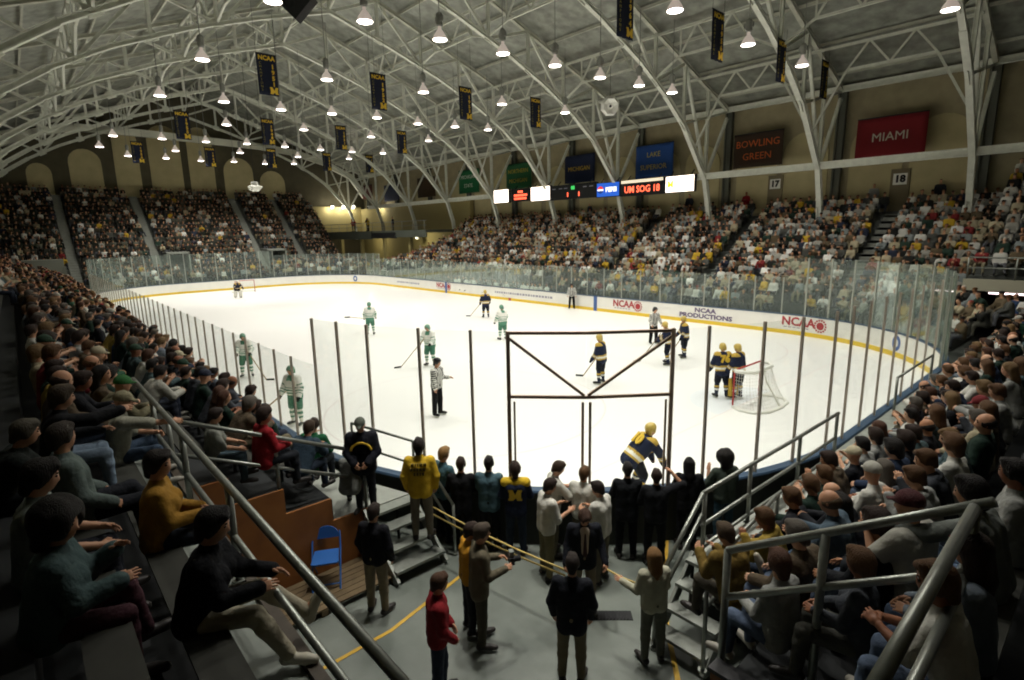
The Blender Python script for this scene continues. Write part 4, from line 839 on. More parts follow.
railing('sloping pipe railing across the end of the right stand in the foreground',[(32.2,-12.85,2.75),(33.95,-12.95,3.92)],[((32.2,-12.85,2.75),1.75),((33.0,-12.9,3.28),1.6)],(.48,),.034)
railing('pipe railing at the lower right corner running toward the viewer',[(33.86,-12.9,3.85),(33.88,-15.2,3.85)],[((33.86,-12.92,3.85),1.5),((33.88,-15.0,3.85),1.4)],(.5,),.036)
railing('sloping pipe rail between the right stand steps and the first seats',[(31.42,-11.7,1.65),(31.45,-9.9,2.0)],[((31.42,-11.7,1.65),1.4),((31.45,-9.9,2.0),1.0)],(.5,),.028)
railing('pipe railing along the balcony front at the far right',[(29.4,13.98,4.15),(39,13.98,4.15)],[((x,13.98,4.15),.95) for x in(29.4,31,33,35,37)],(.45,),.035)
# stairs
def stairs(label,o,rz,n,run_,rise,w):
    r=thing('aluminium_stairs',label,'stairs',o,rz)
    for i in range(n):
        b=MB();b.box((run_*i,-w/2,rise*(i+1)-.04),(run_*i+run_*1.05,w/2,rise*(i+1)));[b.box((run_*i,-w/2,rise*(i+1)-.004+.002*0),(run_*i+.03,w/2,rise*(i+1)+.006)) for _ in(0,)];b.o('tread',M_alu,r)
    for s in(1,-1):
        b=MB();b.beam((0,s*w/2,.02),(run_*n,s*w/2,rise*n),.05,.16);b.o('stringer',M_alu,r)
        b=MB();b.cyl((run_*n-.05,s*w/2,0),(run_*n-.05,s*w/2,rise*n),.03,8);b.o('support_leg',M_dark,r)
stairs('metal steps up to the left stand under the man in the yellow jacket',(27.0,-12.95,0),PI,4,.27,.225,.95)
stairs('open metal steps up to the right stand beside the yellow floor line',(30.98,-11.55,0),PI/2,4,.25,.25,.75)
r=thing('stand_walkway','pale metal walkway along the right stand front','walkway');MB().box((30.66,-10.55,.94),(31.4,12.5,1.02)).o('deck',mat('walkway_deck','#9b9f97',.5,noise=.3,nscale=5),r);b=MB();[b.cyl((x,y,0),(x,y,.94),.03,6) for x in(30.72,31.3) for y in(-10.4,-8,-6)];b.o('support_legs',M_dark,r)
r=thing('stand_walkway','pale metal landing at the foot of the left stand, above the steps','walkway');MB().add([(x,y,z) for z in(.84,.92) for x,y in((18,-13.95),(25.92,-13.95),(25.92,-12.5),(24.4,-13.0),(22,-13.18),(18,-13.2))],[(5,4,3,2,1,0),(6,7,8,9,10,11)]+[(i,(i+1)%6,6+(i+1)%6,6+i) for i in range(6)]).o('deck',mat('walkway_deck','#9b9f97'),r);b=MB();[b.cyl((25.8,y,0),(25.8,y,.84),.03,6) for y in(-13.8,-12.7)];b.o('support_legs',M_dark,r)
# ropes
def rope(P,label):
    q=[]
    for a,c in zip(P[:-1],P[1:]):
        a,c=np.array(a),np.array(c)
        q+= [a+(c-a)*t-np.array([0,0,.05*math.sin(PI*t)]) for t in np.linspace(0,1,8)][:-1]
    q.append(np.array(P[-1]));tag(MB().path(q,.014,6).o('barrier_rope',M_rope,None,True),label,'rope')
# ------------------------------------------------------------------ people
CN={'#1d3b2e':'green','#23262e':'black','#4a4f57':'charcoal','#8f918d':'grey','#c4c4bc':'white','#4f6a70':'teal','#8e2026':'red','#2c3f5e':'navy','#6b5a3c':'brown','#2e6a48':'emerald','#b8982e':'yellow','#7d8ca0':'blue','#a39a80':'tan'}
PALL=['#1d3b2e']*4+['#23262e']*7+['#4a4f57']*5+['#8f918d']*3+['#c4c4bc']*3+['#4f6a70']*2+['#8e2026']+['#2c3f5e']*3+['#6b5a3c']*3+['#2e6a48']+['#b8982e']+['#7d8ca0']+['#a39a80']*2
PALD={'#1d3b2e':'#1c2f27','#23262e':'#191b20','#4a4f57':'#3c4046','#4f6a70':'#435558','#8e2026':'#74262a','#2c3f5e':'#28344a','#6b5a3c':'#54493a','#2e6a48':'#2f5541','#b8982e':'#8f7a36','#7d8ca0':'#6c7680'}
HCOL={'#2a1c14':'brown','#171310':'black','#5a3f26':'chestnut','#6e5636':'fair','#5a544c':'grey','#4a2e1e':'auburn'}
HPAL=['#2a1c14']*5+['#171310']*4+['#5a3f26']*3+['#6e5636']*2+['#5a544c']+['#4a2e1e']
SKP=['#b98a6c','#c79878','#a87858','#d0a486','#8a5a40','#b98a6c','#c79878']
sit=dict(seat=True,th_l=(1,.14,-.02),th_r=(1,-.14,-.02),sh_l=(.08,.03,-1),sh_r=(.02,-.03,-1))
def P(**k): d=dict(sit);d.update(k);return d
SP=[P(lean=8,ua_l=(.35,.12,-.9),fa_l=(.9,-.12,-.3),ua_r=(.35,-.12,-.9),fa_r=(.9,.12,-.3),pitch=10),
 P(lean=34,ua_l=(.55,.1,-.8),fa_l=(.75,-.5,.15),ua_r=(.55,-.1,-.8),fa_r=(.75,.5,.1),pitch=-5,curl=.9),
 P(lean=4,ua_l=(.22,.25,-.95),fa_l=(.55,-.85,.12),ua_r=(.22,-.25,-.95),fa_r=(.5,.85,.2),yaw=-12),
 P(lean=10,ua_l=(.5,.22,-.75),fa_l=(.65,-.5,.6),ua_r=(.5,-.22,-.75),fa_r=(.65,.5,.6),curl=.25),
 P(lean=20,ua_l=(.45,.05,-.85),fa_l=(.5,-.3,.8),ua_r=(.4,-.2,-.9),fa_r=(.85,.5,-.1),yaw=15,curl=1.0),
 P(lean=-6,th_l=(1,.2,.05),sh_l=(.55,.05,-.85),ua_l=(.15,.3,-.95),fa_l=(.8,-.2,-.5),ua_r=(.15,-.3,-.95),fa_r=(.8,.2,-.5),yaw=25),
 P(lean=6,female=True,ua_l=(.3,.1,-.95),fa_l=(.85,-.4,-.1),ua_r=(.3,-.1,-.95),fa_r=(.85,.4,-.1),yaw=-25),
 P(lean=14,female=True,ua_l=(.4,.06,-.9),fa_l=(.8,-.45,.25),ua_r=(.4,-.06,-.9),fa_r=(.8,.45,.2),yaw=18,curl=.8)]
GARM=[('jacket',1.,.032),('jacket',1.,.034),('sweater',1.,.024),('shirt',.45,.018),('sweatshirt',1.,.028),('jacket',1.,.03),('sweater',1.,.02),('top',.5,.016)]
SV=[variant(p,g[1],g[2],.026,hood=(g[0]=='sweatshirt')) for p,g in zip(SP,GARM)]
NPEO=0
def inview(p,mg=25):
    v=np.array(p)-CP;z=v@D
    if z<.6:return None
    x=512+FOC*(v@RT)/z;y=340-FOC*(v@UP)/z
    return (x,y,z) if -mg<x<1024+mg and -mg<y<700+mg*4 else None
# ---- heroes: standing
stand=dict(seat=False)
def Q(**k): d=dict(stand);d.update(k);return d
down=Q();folded=Q(ua_l=(.15,.3,-.95),fa_l=(.6,-.8,.1),ua_r=(.15,-.3,-.95),fa_r=(.6,.8,.15))
pock=Q(ua_l=(-.1,.3,-.95),fa_l=(.35,-.1,-.95),ua_r=(-.1,-.3,-.95),fa_r=(.35,.1,-.95))
def hero(px,py,h,face,pose,label,z0=0,sleeve=1.,g=.024,loc=None,hood=False,skirt=0,hx=.02,**k):
    global NPEO;NPEO+=1
    v=variant(pose,sleeve,g,hx,hood=hood,skirt=skirt);s=h/1.77
    if loc is None:
        p=at(px,py,z=h+z0);loc=(p[0],p[1],z0)
    r=person(v,loc,R(face),label,sc=s,**k);r['_J']=0;del r['_J'];return r,v
br='#2a1c14'
r,v=hero(418,439,1.82,140,pock,'person in a bright yellow jacket and grey trousers standing on the steps, back turned',.46,1,.024,shirt='#c9a62c',pants='#6d675a',hair=('full','#1d1612'),sname='jacket',skirt=.05)
J=v.J;c=J['C']-J['f']*.15
b=MB();rr=random.Random(2)
for j in range(3):
    y=-.13+.02*j
    while y<.13-.02*j:
        d=rr.uniform(.02,.05);b.box((c[0]-.008,y,c[2]+.1-.08*j),(c[0]+.03,y+d,c[2]+.145-.08*j));y+=d+.015
b.o('back_lettering',mat('jacket_lettering','#6a5a1c',.8),r)
hero(441,447,1.84,95,folded,'person with fair hair in a teal jacket at the boards, right of the yellow jacket',0,1,.02,shirt='#3f5c66',pants='#15171b',hair=('short','#8a6a3e'),sname='jacket')
hero(460,458,1.75,135,folded,'person in a black coat at the boards, second right of the yellow jacket',0,1,.02,shirt='#111215',pants='#121317',hair=('short','#2a1c14'),sname='jacket',skirt=.1)
hero(488,457,1.78,130,folded,'person in a teal grey jacket and black trousers watching beside the navy and yellow jacket',0,1,.02,shirt='#46606a',pants='#14161a',hair=('short','#17120f'),sname='jacket',skirt=.05)
r,v=hero(515,463,1.74,135,folded,'person in a navy jacket with yellow shoulders and a large M on the back',0,1,.02,shirt='#1a2236',pants='#27313f',hair=('full','#2a1c14'),sname='jacket',skirt=.05)
J=v.J;o=[];gy=.032
pr=[C(J['Sl']-.0*J['l'],J['Sr'],.093,.093),C(J['C']+.1*J['t'],J['N']-.03*J['t'],.085,.07),E_(J['C']-.16*J['t'],(.3,.4,.2),None,0,None,'x')];V,F_,_=nets(pr,.02,.03);obj('yellow_yoke',mesh('yellow_yoke',V,F_,M_cloth,True),r,None,'yellow shoulder yoke',srgb('#c9a82c'))
logoM(.24,.2,J['C']-J['f']*.158+np.array([0,0,-.02]),(0,-1,0),(0,0,1),M_maize,r,'back_letter')
hero(552,460,1.78,60,Q(lean=6,ua_l=(.5,.2,-.8),fa_l=(.8,-.4,.1),ua_r=(.6,-.2,-.7),fa_r=(.95,.2,.1),pitch=20),'person in a white shirt looking down, nearest the gate in the white shirt group',0,.5,.026,shirt='#b9b8ae',pants='#6c6757',hair=('short','#3a2a1c'))
hero(546,478,1.76,70,Q(ua_l=(.25,.15,-.95),fa_l=(.8,-.3,.3),ua_r=(.25,-.15,-.95),fa_r=(.85,.1,.35),pitch=12),'person in a white shirt and khaki trousers, left front of the white shirt group',0,.5,.026,shirt='#c2c1b8',pants='#6f684f',hair=('short','#2a1c14'))
hero(583,467,1.74,110,Q(ua_l=(.3,.2,-.9),fa_l=(.7,-.6,.3),ua_r=(.3,-.2,-.9),fa_r=(.7,.6,.3)),'person in a white shirt facing the gate, behind the man with the rope',0,.5,.024,shirt='#c0bfb5',pants='#5d5848',hair=('short','#5a3f26'))
hero(602,481,1.76,190,Q(ua_l=(.25,.2,-.95),fa_l=(.8,-.5,.35),ua_r=(.25,-.2,-.95),fa_r=(.8,.5,.35),pitch=15),'person in a white shirt with belt, right of the white shirt group, facing left',0,.5,.026,shirt='#c4c3ba',pants='#5c584c',hair=('short','#231813'))
rS,vS=hero(584,503,1.76,-42,Q(ua_l=(.15,.25,-.95),fa_l=(.6,.15,-.75),ua_r=(.15,-.25,-.95),fa_r=(.6,-.15,-.75),pitch=38,curl=1.1),'person in a dark suit and tie with head bowed, holding the yellow rope',0,1,.02,shirt='#171a22',pants='#6a6252',hair=('full','#3a2416'),sname='suit_jacket',skirt=.1)
J=vS.J;pr=[C(J['C']+.13*J['t']+.075*J['f'],J['P']+.12*J['t']+.12*J['f'],.075,.05)];V,F_,_=nets(pr,.018);obj('shirt_front',mesh('shirt_front',V,F_,M_cloth,True),rS,None,'pale shirt front',srgb('#b8ab98'))
pr=[C(J['C']+.13*J['t']+.14*J['f'],J['P']+.1*J['t']+.165*J['f'],.016,.032)];V,F_,_=nets(pr,.012);obj('necktie',mesh('necktie',V,F_,M_cloth,True),rS,None,'dark striped necktie',srgb('#4a3a3c'))
hero(628,463,1.76,130,folded,'person in a black coat at the boards, directly behind the crouching player',0,1,.02,shirt='#111418',pants='#101216',hair=('short','#17120f'),sname='jacket',skirt=.1)
hero(657,470,1.72,125,Q(ua_l=(.15,.3,-.95),fa_l=(.7,-.5,.0),ua_r=(.3,-.85,.3),fa_r=(.25,.75,.75),palm=(0,0,-1)),'person in black shading the eyes with a raised right arm at the boards',0,.5,.026,shirt='#15171b',pants='#121418',hair=('short','#2a1c14'))
hero(690,458,1.72,130,folded,'person with long black hair in a black hooded coat at the boards',0,1,.02,shirt='#0f1013',pants='#0f1013',hair=('long','#120e0c'),hood=True,sname='jacket',skirt=.1)
hero(727,452,1.75,150,Q(ua_l=(.3,.3,-.85),fa_l=(.5,-.3,.8),ua_r=(.35,-.3,-.6),fa_r=(.35,.1,.95),curl=.3),'person with curly dark hair and raised hand at the boards by the right railing',0,.5,.03,shirt='#3c463e',pants='#2e4650',hair=('curly','#15100d'))
hero(572,556,1.76,128,pock,'person in a navy blazer and khaki trousers with back turned, nearest on the floor',0,1,.02,shirt='#15181f',pants='#6e6650',hair=('short','#241c18'),sname='blazer',skirt=.1)
rW,vW=hero(656,549,1.64,150,Q(female=True,ua_l=(.15,.25,-.95),fa_l=(.75,.5,.1),ua_r=(.2,-.2,-.95),fa_r=(.8,.1,.15),curl=.3),'person with long fair hair in a cream blouse and grey trousers, arms out',0,1,.02,shirt='#a9a894',pants='#5f6157',hair=('long','#7a5a34'),sname='blouse')
hero(434,573,1.72,62,Q(ua_l=(.1,.2,-1),fa_l=(.5,-.3,-.7),ua_r=(.1,-.2,-1),fa_r=(.5,.3,-.7),yaw=8,th_l=(.15,.05,-1),th_r=(-.05,-.05,-1)),'person in a red sweater and blue jeans standing at the foreground railing',0,1,.028,shirt='#7c1c22',pants='#2c3442',hair=('short','#4a3222'),sname='sweater')
rT,vT=hero(477,523,1.84,62,Q(ua_l=(.15,.2,-.95),fa_l=(.85,-.3,.1),ua_r=(.2,-.2,-.95),fa_r=(.9,.25,.15),yaw=0,curl=.9,th_l=(.1,.06,-1)),'person in a grey brown suit and dark shoes holding a black camera',0,1,.02,shirt='#5e5848',pants='#4e4a3e',hair=('short','#4a4036'),sname='suit_jacket',skirt=.1)
p=at(469,527,z=1.7);hero(469,527,1.7,70,folded,'person in an orange yellow jacket mostly hidden behind the grey brown suit',0,1,.02,loc=(p[0]-.12,p[1]+.05,0),shirt='#c08a28',pants='#23252a',hair=('short','#2a1c14'),sname='jacket')
hero(371,505,1.76,120,pock,'person in a black sweater over a white collar and khaki trousers by the blue chair',0,1,.02,shirt='#121319',pants='#7d7460',hair=('short','#231813'),sname='sweater')
r,v=hero(360,415,1.75,-35,Q(ua_l=(.2,.25,-.95),fa_l=(.6,-.5,-.5),ua_r=(.2,-.25,-.95),fa_r=(.6,.5,-.5),pitch=15),'person in a grey cap and dark hockey jersey with yellow emblem, facing the viewer',.9,1,.045,loc=(*at(360,415,z=2.65)[:2],.9),shirt='#15171f',pants='#1d2027',hair=None,cap='#5c6258',sname='jersey',skirt=.1)
J=v.J;c=J['C']+J['f']*.165;b=MB();q=[(c[0]-.02,.17*math.cos(a),c[2]-.06+.15*math.sin(a)) for a in np.linspace(.15,PI-.15,12)];b.path(q,.022,6);b.o('jersey_arc_emblem',M_maize,r)
# camera held by the man in the suit
J=vT.J;M=rT.matrix_basis;wp=Matrix.LocRotScale(rT.location,rT.rotation_euler,rT.scale)@Vector((J['Wl']+J['Wr'])/2+np.array([.13,0,.03]))
r=thing('camera','black camera with flash held by the person in the grey brown suit','camera',wp,R(62))
MB().box((-.035,-.075,-.05),(.035,.075,.05)).o('camera_body',M_dark,r);MB().lathe([(.02,0),(.04,0),(.042,.09),(.035,.1),(.01,.1)],(0,0,0),14).o('lens',M_blk,r,False,Matrix.Translation((.03,0,0))@Matrix.Rotation(PI/2,4,'Y'));MB().box((-.03,-.045,.05),(.03,.045,.13)).o('flash_unit',mat('grey_plastic','#70756f',.4),r)
# ropes via the suited man's hands
wl=Matrix.LocRotScale(rS.location,rS.rotation_euler,rS.scale)@Vector(vS.J['Wl']+vS.J['fal']*.08);wr=Matrix.LocRotScale(rS.location,rS.rotation_euler,rS.scale)@Vector(vS.J['Wr']+vS.J['far']*.08)
rA=at(431,506,z=1.0);rope([tuple(rA),tuple(wr)],'upper yellow rope from the left steps to the hand of the person in the suit')
rope([(rA[0],rA[1],.86),(wr[0],wr[1],wr[2]-.09)],'lower yellow rope from the left steps, below the other rope')
rope([tuple(wl),(30.62,-11.5,.9)],'yellow rope from the hand of the person in the suit to the right steps')
# ---- heroes: seated
def shero(px,py,plane,rowz,face,pose,label,sleeve=1.,g=.024,h=1.76,axis='Y',hx=.02,**k):
    global NPEO;NPEO+=1
    v=variant(pose,sleeve,g,hx,hood=k.pop('hood',False),skirt=k.pop('skirt',0));p=at(px,py,**{axis:plane});hd=v.J['Hd'];a=R(face)
    ox=hd[0]*math.cos(a)-hd[1]*math.sin(a);oy=hd[0]*math.sin(a)+hd[1]*math.cos(a)
    print('SH',label[:40],np.round(p,2),'dz',round(p[2]-rowz-hd[2]*h/1.76,2))
    loc=(p[0]-ox if axis=='Y' else plane-ox*0-0, (plane if axis=='Y' else p[1]-oy),rowz)
    return person(v,loc,R(face),label,sc=h/1.76,**k)
# left foreground (front row above the walkway, z 2.45; next row 2.9)
shero(184,512,-16.72,2.42,62,P(female=True,lean=16,th_l=(1,.1,.1),sh_l=(.75,0,-.65),th_r=(1,-.12,0),sh_r=(.5,-.05,-.85),ua_l=(.5,.05,-.8),fa_l=(.9,-.2,-.1),ua_r=(.35,-.1,-.9),fa_r=(.9,.3,0),yaw=-5),'person in a black sweater and cream trousers, legs stretched toward the foreground railing',1,.03,shirt='#0f1116',pants='#a09a86',shoes='#b8b4a4',hair=('full','#0f0b0a'))
shero(152,494,-16.72,2.42,75,SP[6],'person in an ochre sweater behind the black sweater with cream trousers',1,.03,shirt='#96702a',pants='#2a2f3a',hair=('full','#1a120e'))
shero(108,412,-16.75,2.45,88,P(lean=14,th_l=(1,.25,.12),sh_l=(.1,0,-1),th_r=(1,-.1,0),sh_r=(.15,-.05,-1),ua_r=(.72,-.15,-.15),fa_r=(.95,-.1,-.1),ua_l=(.4,.2,-.9),fa_l=(.9,-.2,-.2),yaw=-30,curl=1.0),'person in a grey tan cap and pale shirt reaching an arm along the railing',.55,.034,shirt='#8f8f80',pants='#3c4c60',hair=None,cap='#8a8468',shoes='#8d8a80')
shero(60,520,30.0,2.72,80,P(female=True,lean=12,th_l=(1,.1,.15),sh_l=(.2,0,-1),ua_r=(.3,-.1,-.9),fa_r=(.8,.3,.1),ua_l=(.4,.1,-.9),fa_l=(.7,-.3,.6),yaw=-20),'person with dark curly hair in a teal sweater at the lower left edge',1,.04,h=1.7,axis='X',shirt='#46595a',pants='#4a2e36',hair=('curly','#120d0b'))
shero(40,470,29.25,2.75,85,SP[0],'person with dark hair in a pale grey shirt directly behind the teal sweater',.6,.03,axis='X',shirt='#7c8480',pants='#23262e',hair=('full','#140f0c'))
shero(62,440,28.35,2.75,95,SP[5],'person in a dark jersey with pale sleeve at the left, under the cap wearer',1,.034,axis='X',shirt='#5d6a66',pants='#1d2027',hair=('short','#2e261e'))
shero(24,425,27.6,2.75,90,SP[1],'person with grey hair in a dark coat at the left edge',1,.034,axis='X',shirt='#1a201d',pants='#20242a',hair=('short','#4c473c'))
shero(92,388,-16.8,2.5,95,SP[1],'person in a green cap and tan jacket behind the pale capped person',1,.036,shirt='#6f6b54',pants='#23262e',hair=None,cap='#2c6a34')
shero(137,368,-16.0,2.14,100,SP[1],'person in a white sweatshirt hunched forward, just above the railing top',1,.036,shirt='#a8a89e',pants='#2b303a',hair=('short','#1d1612'))
shero(58,372,26.7,2.75,92,P(lean=12,ua_r=(.9,-.2,-.1),fa_r=(.95,.1,.15),ua_l=(.4,.1,-.9),fa_l=(.8,-.2,0)),'person in a black jacket with an arm held out at the upper left',1,.034,axis='X',shirt='#141619',pants='#7c8ea0',hair=('full','#3c3020'))
shero(257,402,-14.9,1.72,95,SP[6],'person in a red sweater in the front of the left stand near its railing',1,.03,shirt='#8a1a22',pants='#22262c',hair=('full','#2a1a12'))
shero(207,410,-15.55,1.95,75,SP[0],'person in a grey T-shirt with dark print inside the left stand end railing',.5,.024,h=1.6,shirt='#7d8078',pants='#3a4a52',hair=('short','#241a14'))
shero(341,455,-13.6,.92,140,SP[1],'person in a grey jacket seated at the foot of the left stand, back turned',1,.034,h=1.6,shirt='#6e716c',pants='#2a2e34',hair=('short','#2a2018'))
shero(290,418,-14.3,1.3,120,SP[1],'person in a blue grey jacket leaning forward at the end of a front row',1,.034,shirt='#2f3f4c',pants='#2a3442',hair=('short','#3a2c20'))
shero(303,412,-13.9,1.1,130,SP[4],'person in a green sweater in the left stand, just left of the dark jersey',1,.03,shirt='#1f5a3a',pants='#1f242a',hair=('short','#2a1c14'))
shero(92,668,32.0,2.72,70,SP[1],'person with grey brown hair in black at the bottom left corner, only the head showing',1,.034,axis='X',shirt='#0f1012',pants='#15171a',hair=('full','#3a3024'))
# right foreground
shero(742,545,31.8,1.0,160,P(lean=18,ua_l=(.4,.1,-.9),fa_l=(.7,-.2,.5),ua_r=(.45,-.1,-.9),fa_r=(.75,.2,.3),yaw=10),'person in an ochre jacket seated beside the right stand steps behind the railing',1,.034,axis='X',shirt='#6e5a2a',pants='#4e4a40',hair=('short','#4a3c2c'))
shero(848,528,32.75,1.65,185,P(lean=16,th_l=(1,.1,.05),sh_l=(.7,0,-.7),ua_l=(.45,.1,-.85),fa_l=(.8,-.3,.2),ua_r=(.45,-.1,-.85),fa_r=(.85,.3,.2)),'person in a denim jacket and jeans with one foot on the lower rail',1,.034,axis='X',shirt='#4a5a66',pants='#4a6078',shoes='#a8a090',hair=('bald','#5a4a38'))
shero(922,512,33.45,2.15,165,P(lean=6,ua_l=(.45,.25,-.75),fa_l=(.5,-.4,.75),ua_r=(.45,-.25,-.75),fa_r=(.5,.4,.75),curl=.2,yaw=10),'person in a red billed black cap and white T-shirt clapping at the right',.5,.034,axis='X',shirt='#aaa99f',pants='#20242a',hair=None,cap='#4a1a1e')
shero(1003,497,33.9,2.35,175,P(lean=16,ua_r=(.3,-.1,-.9),fa_r=(.9,.2,0),ua_l=(.75,.2,-.4),fa_l=(.95,.1,-.25),curl=1.1,yaw=5),'person in a grey sweatshirt reaching to the sloping railing, right edge',1,.036,axis='X',shirt='#6b706b',pants='#5a6e88',hair=('full','#15110f'))
hero_arms=shero(1092,560,-14.25,2.5,175,P(lean=12,ua_r=(.5,-.1,-.8),fa_r=(.95,.15,.1),ua_l=(.55,.1,-.75),fa_l=(.95,-.15,.0),curl=.9),'person in a black T-shirt at the lower right edge, bare forearms held forward',.45,.034,shirt='#101114',pants='#5a5a52',hair=('short','#15110f'))
# ---- seated spectators, individuals then the mass
seats=[];WORDS={}
def rowfill(stand,ri,along,fixed,z,face,a0,a1,ref,skipf=.06,excl=()):
    a=a0;sg=1 if a1>a0 else -1;k=0
    while (a1-a)*sg>0:
        if random.random()>skipf and not any(lo<a<hi for lo,hi in excl):
            q=a+random.uniform(-.06,.06);loc=(q,fixed,z) if along=='x' else (fixed,q,z)
            seats.append(dict(st=stand,row=ri,k=k,loc=loc,face=face,ref=ref));k+=1
        a+=sg*random.uniform(.49,.56)
for i in range(8):
    a0=[24.2,24.6,22.2,24.5,26.0,25.0,24.5,24.0][i]
    rowfill('long side stand',i,'x',rowY[i],rowZ[i],90,a0,-29.5,'the entrance end',excl=[(-31,-30)])
for i in range(5):
    rowfill('goal end stand',i,'y',RX[i],RZ[i],180,[-11.0,-12.6,-12.7,-13.4,-13.9][i],12.2,'the entrance end',.06,[[],[(-12.1,-11.05)],[(-12.1,-11.1)],[(-12.75,-11.4)],[(-12.6,-11.3)]][i])
for s in seats:
    w=np.array(s['loc'])+np.array([0,0,1.1]);iv=inview(w,6);s['z']=iv[2] if iv else 1e9;s['vis']=iv is not None
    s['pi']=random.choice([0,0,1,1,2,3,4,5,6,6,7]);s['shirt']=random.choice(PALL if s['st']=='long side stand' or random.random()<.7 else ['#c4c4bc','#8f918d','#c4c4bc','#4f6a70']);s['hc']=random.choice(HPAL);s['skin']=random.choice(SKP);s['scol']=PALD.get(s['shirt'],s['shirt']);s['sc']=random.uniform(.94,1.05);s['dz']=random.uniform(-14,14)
    s['pants']=random.choice(['#2b3240','#3a4658','#22252c','#4b4b45','#56647a','#6b6450']);s['cap']=random.random()<.13;s['capc']=random.choice(['#20283a','#a8a79c','#3a2a20','#22402e','#7c2026','#c0b89a'])
PLN=14;NI=299-NPEO-PLN-7
vis=sorted([s for s in seats if s['vis']],key=lambda s:s['z'])
# balance: the right stand shows larger for its count, nearest seats overall come first
ind=vis[:NI];mass=vis[NI:]
CAPN={'#20283a':'navy','#a8a79c':'grey','#3a2a20':'brown','#22402e':'green','#7c2026':'red','#c0b89a':'cream'}
for s in ind:
    v=SV[s['pi']];g=GARM[s['pi']][0];fem=SP[s['pi']].get('female')
    hk=('long' if random.random()<.6 else 'full') if fem else random.choice(['short','short','short','full','short','short','full','bald'])
    hd='%s cap'%CAPN[s['capc']] if s['cap'] else ('%s hair'%HCOL[s['hc']])
    lab='person in %s %s, %s, %s row %s, %s from entrance'%(CN[s['shirt']],g,hd,ordn(s['row']),s['st'],ordn(s['k']))
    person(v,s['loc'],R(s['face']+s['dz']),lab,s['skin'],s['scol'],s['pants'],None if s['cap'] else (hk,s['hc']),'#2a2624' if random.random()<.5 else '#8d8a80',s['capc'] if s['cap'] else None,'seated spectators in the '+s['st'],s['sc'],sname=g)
# ---- players and officials
NAVY=(.012,.018,.045,1);MAI=srgb('#c0a24a');GRN=srgb('#558870');WHT=srgb('#e4e4dc');BLK=(.01,.01,.012,1);GREY=srgb('#6a6a68')
def uniform(kind):
    def jersey(p,J):
        u=(p-J['P'])@J['t'];lat=(p-J['P'])@J['l'];best=None
        for s in 'lr':
            for a,b,o in((J['S'+s],J['E'+s],0),(J['E'+s],J['W'+s],1)):
                ab=b-a;t=np.clip((p-a)@ab/(ab@ab),0,1);d=np.linalg.norm(p-a-t*ab)
                if best is None or d<best[0]:best=(d,o+t)
        onarm=best[0]<.1 and (abs(lat)>.17 or best[1]>.5)
        if kind=='ref':
            if onarm:return BLK if math.sin(best[1]*28)>0 else WHT
            return BLK if math.sin(lat*85)>0 else WHT
        if kind=='navy':
            if onarm:
                a=best[1]
                return MAI if 1.2<a<1.32 or 1.5<a<1.62 else (WHT if 1.36<=a<1.46 else NAVY)
            if u>.44:return MAI if abs(lat)>.1 else NAVY
            return MAI if -.06<u<-.01 or .06<u<.11 else (WHT if -.01<=u<=.06 else NAVY)
        if onarm:
            a=best[1];return GRN if .6<a<.72 or .95<a<1.1 or 1.3<a<1.42 or 1.6<a<1.7 else WHT
        if u>.42:return GRN if abs(lat)<.1 else WHT
        return GRN if u<-.02 or .03<u<.07 or .11<u<.15 or .2<u<.23 else WHT
    def sock(p,t):
        if kind=='navy':return MAI if .25<t<.42 else (WHT if .5<t<.62 else NAVY)
        return GRN if .2<t<.38 or .55<t<.7 else WHT
    return jersey,sock
KIT=dict(navy=dict(pant='#10141f',helm='#c2aa58',glove='#12161f'),green=dict(pant='#4c7d66',helm='#64907a',glove='#1c2a22'),ref=dict(pant='#0d0e10',helm='#15171a',glove=None))
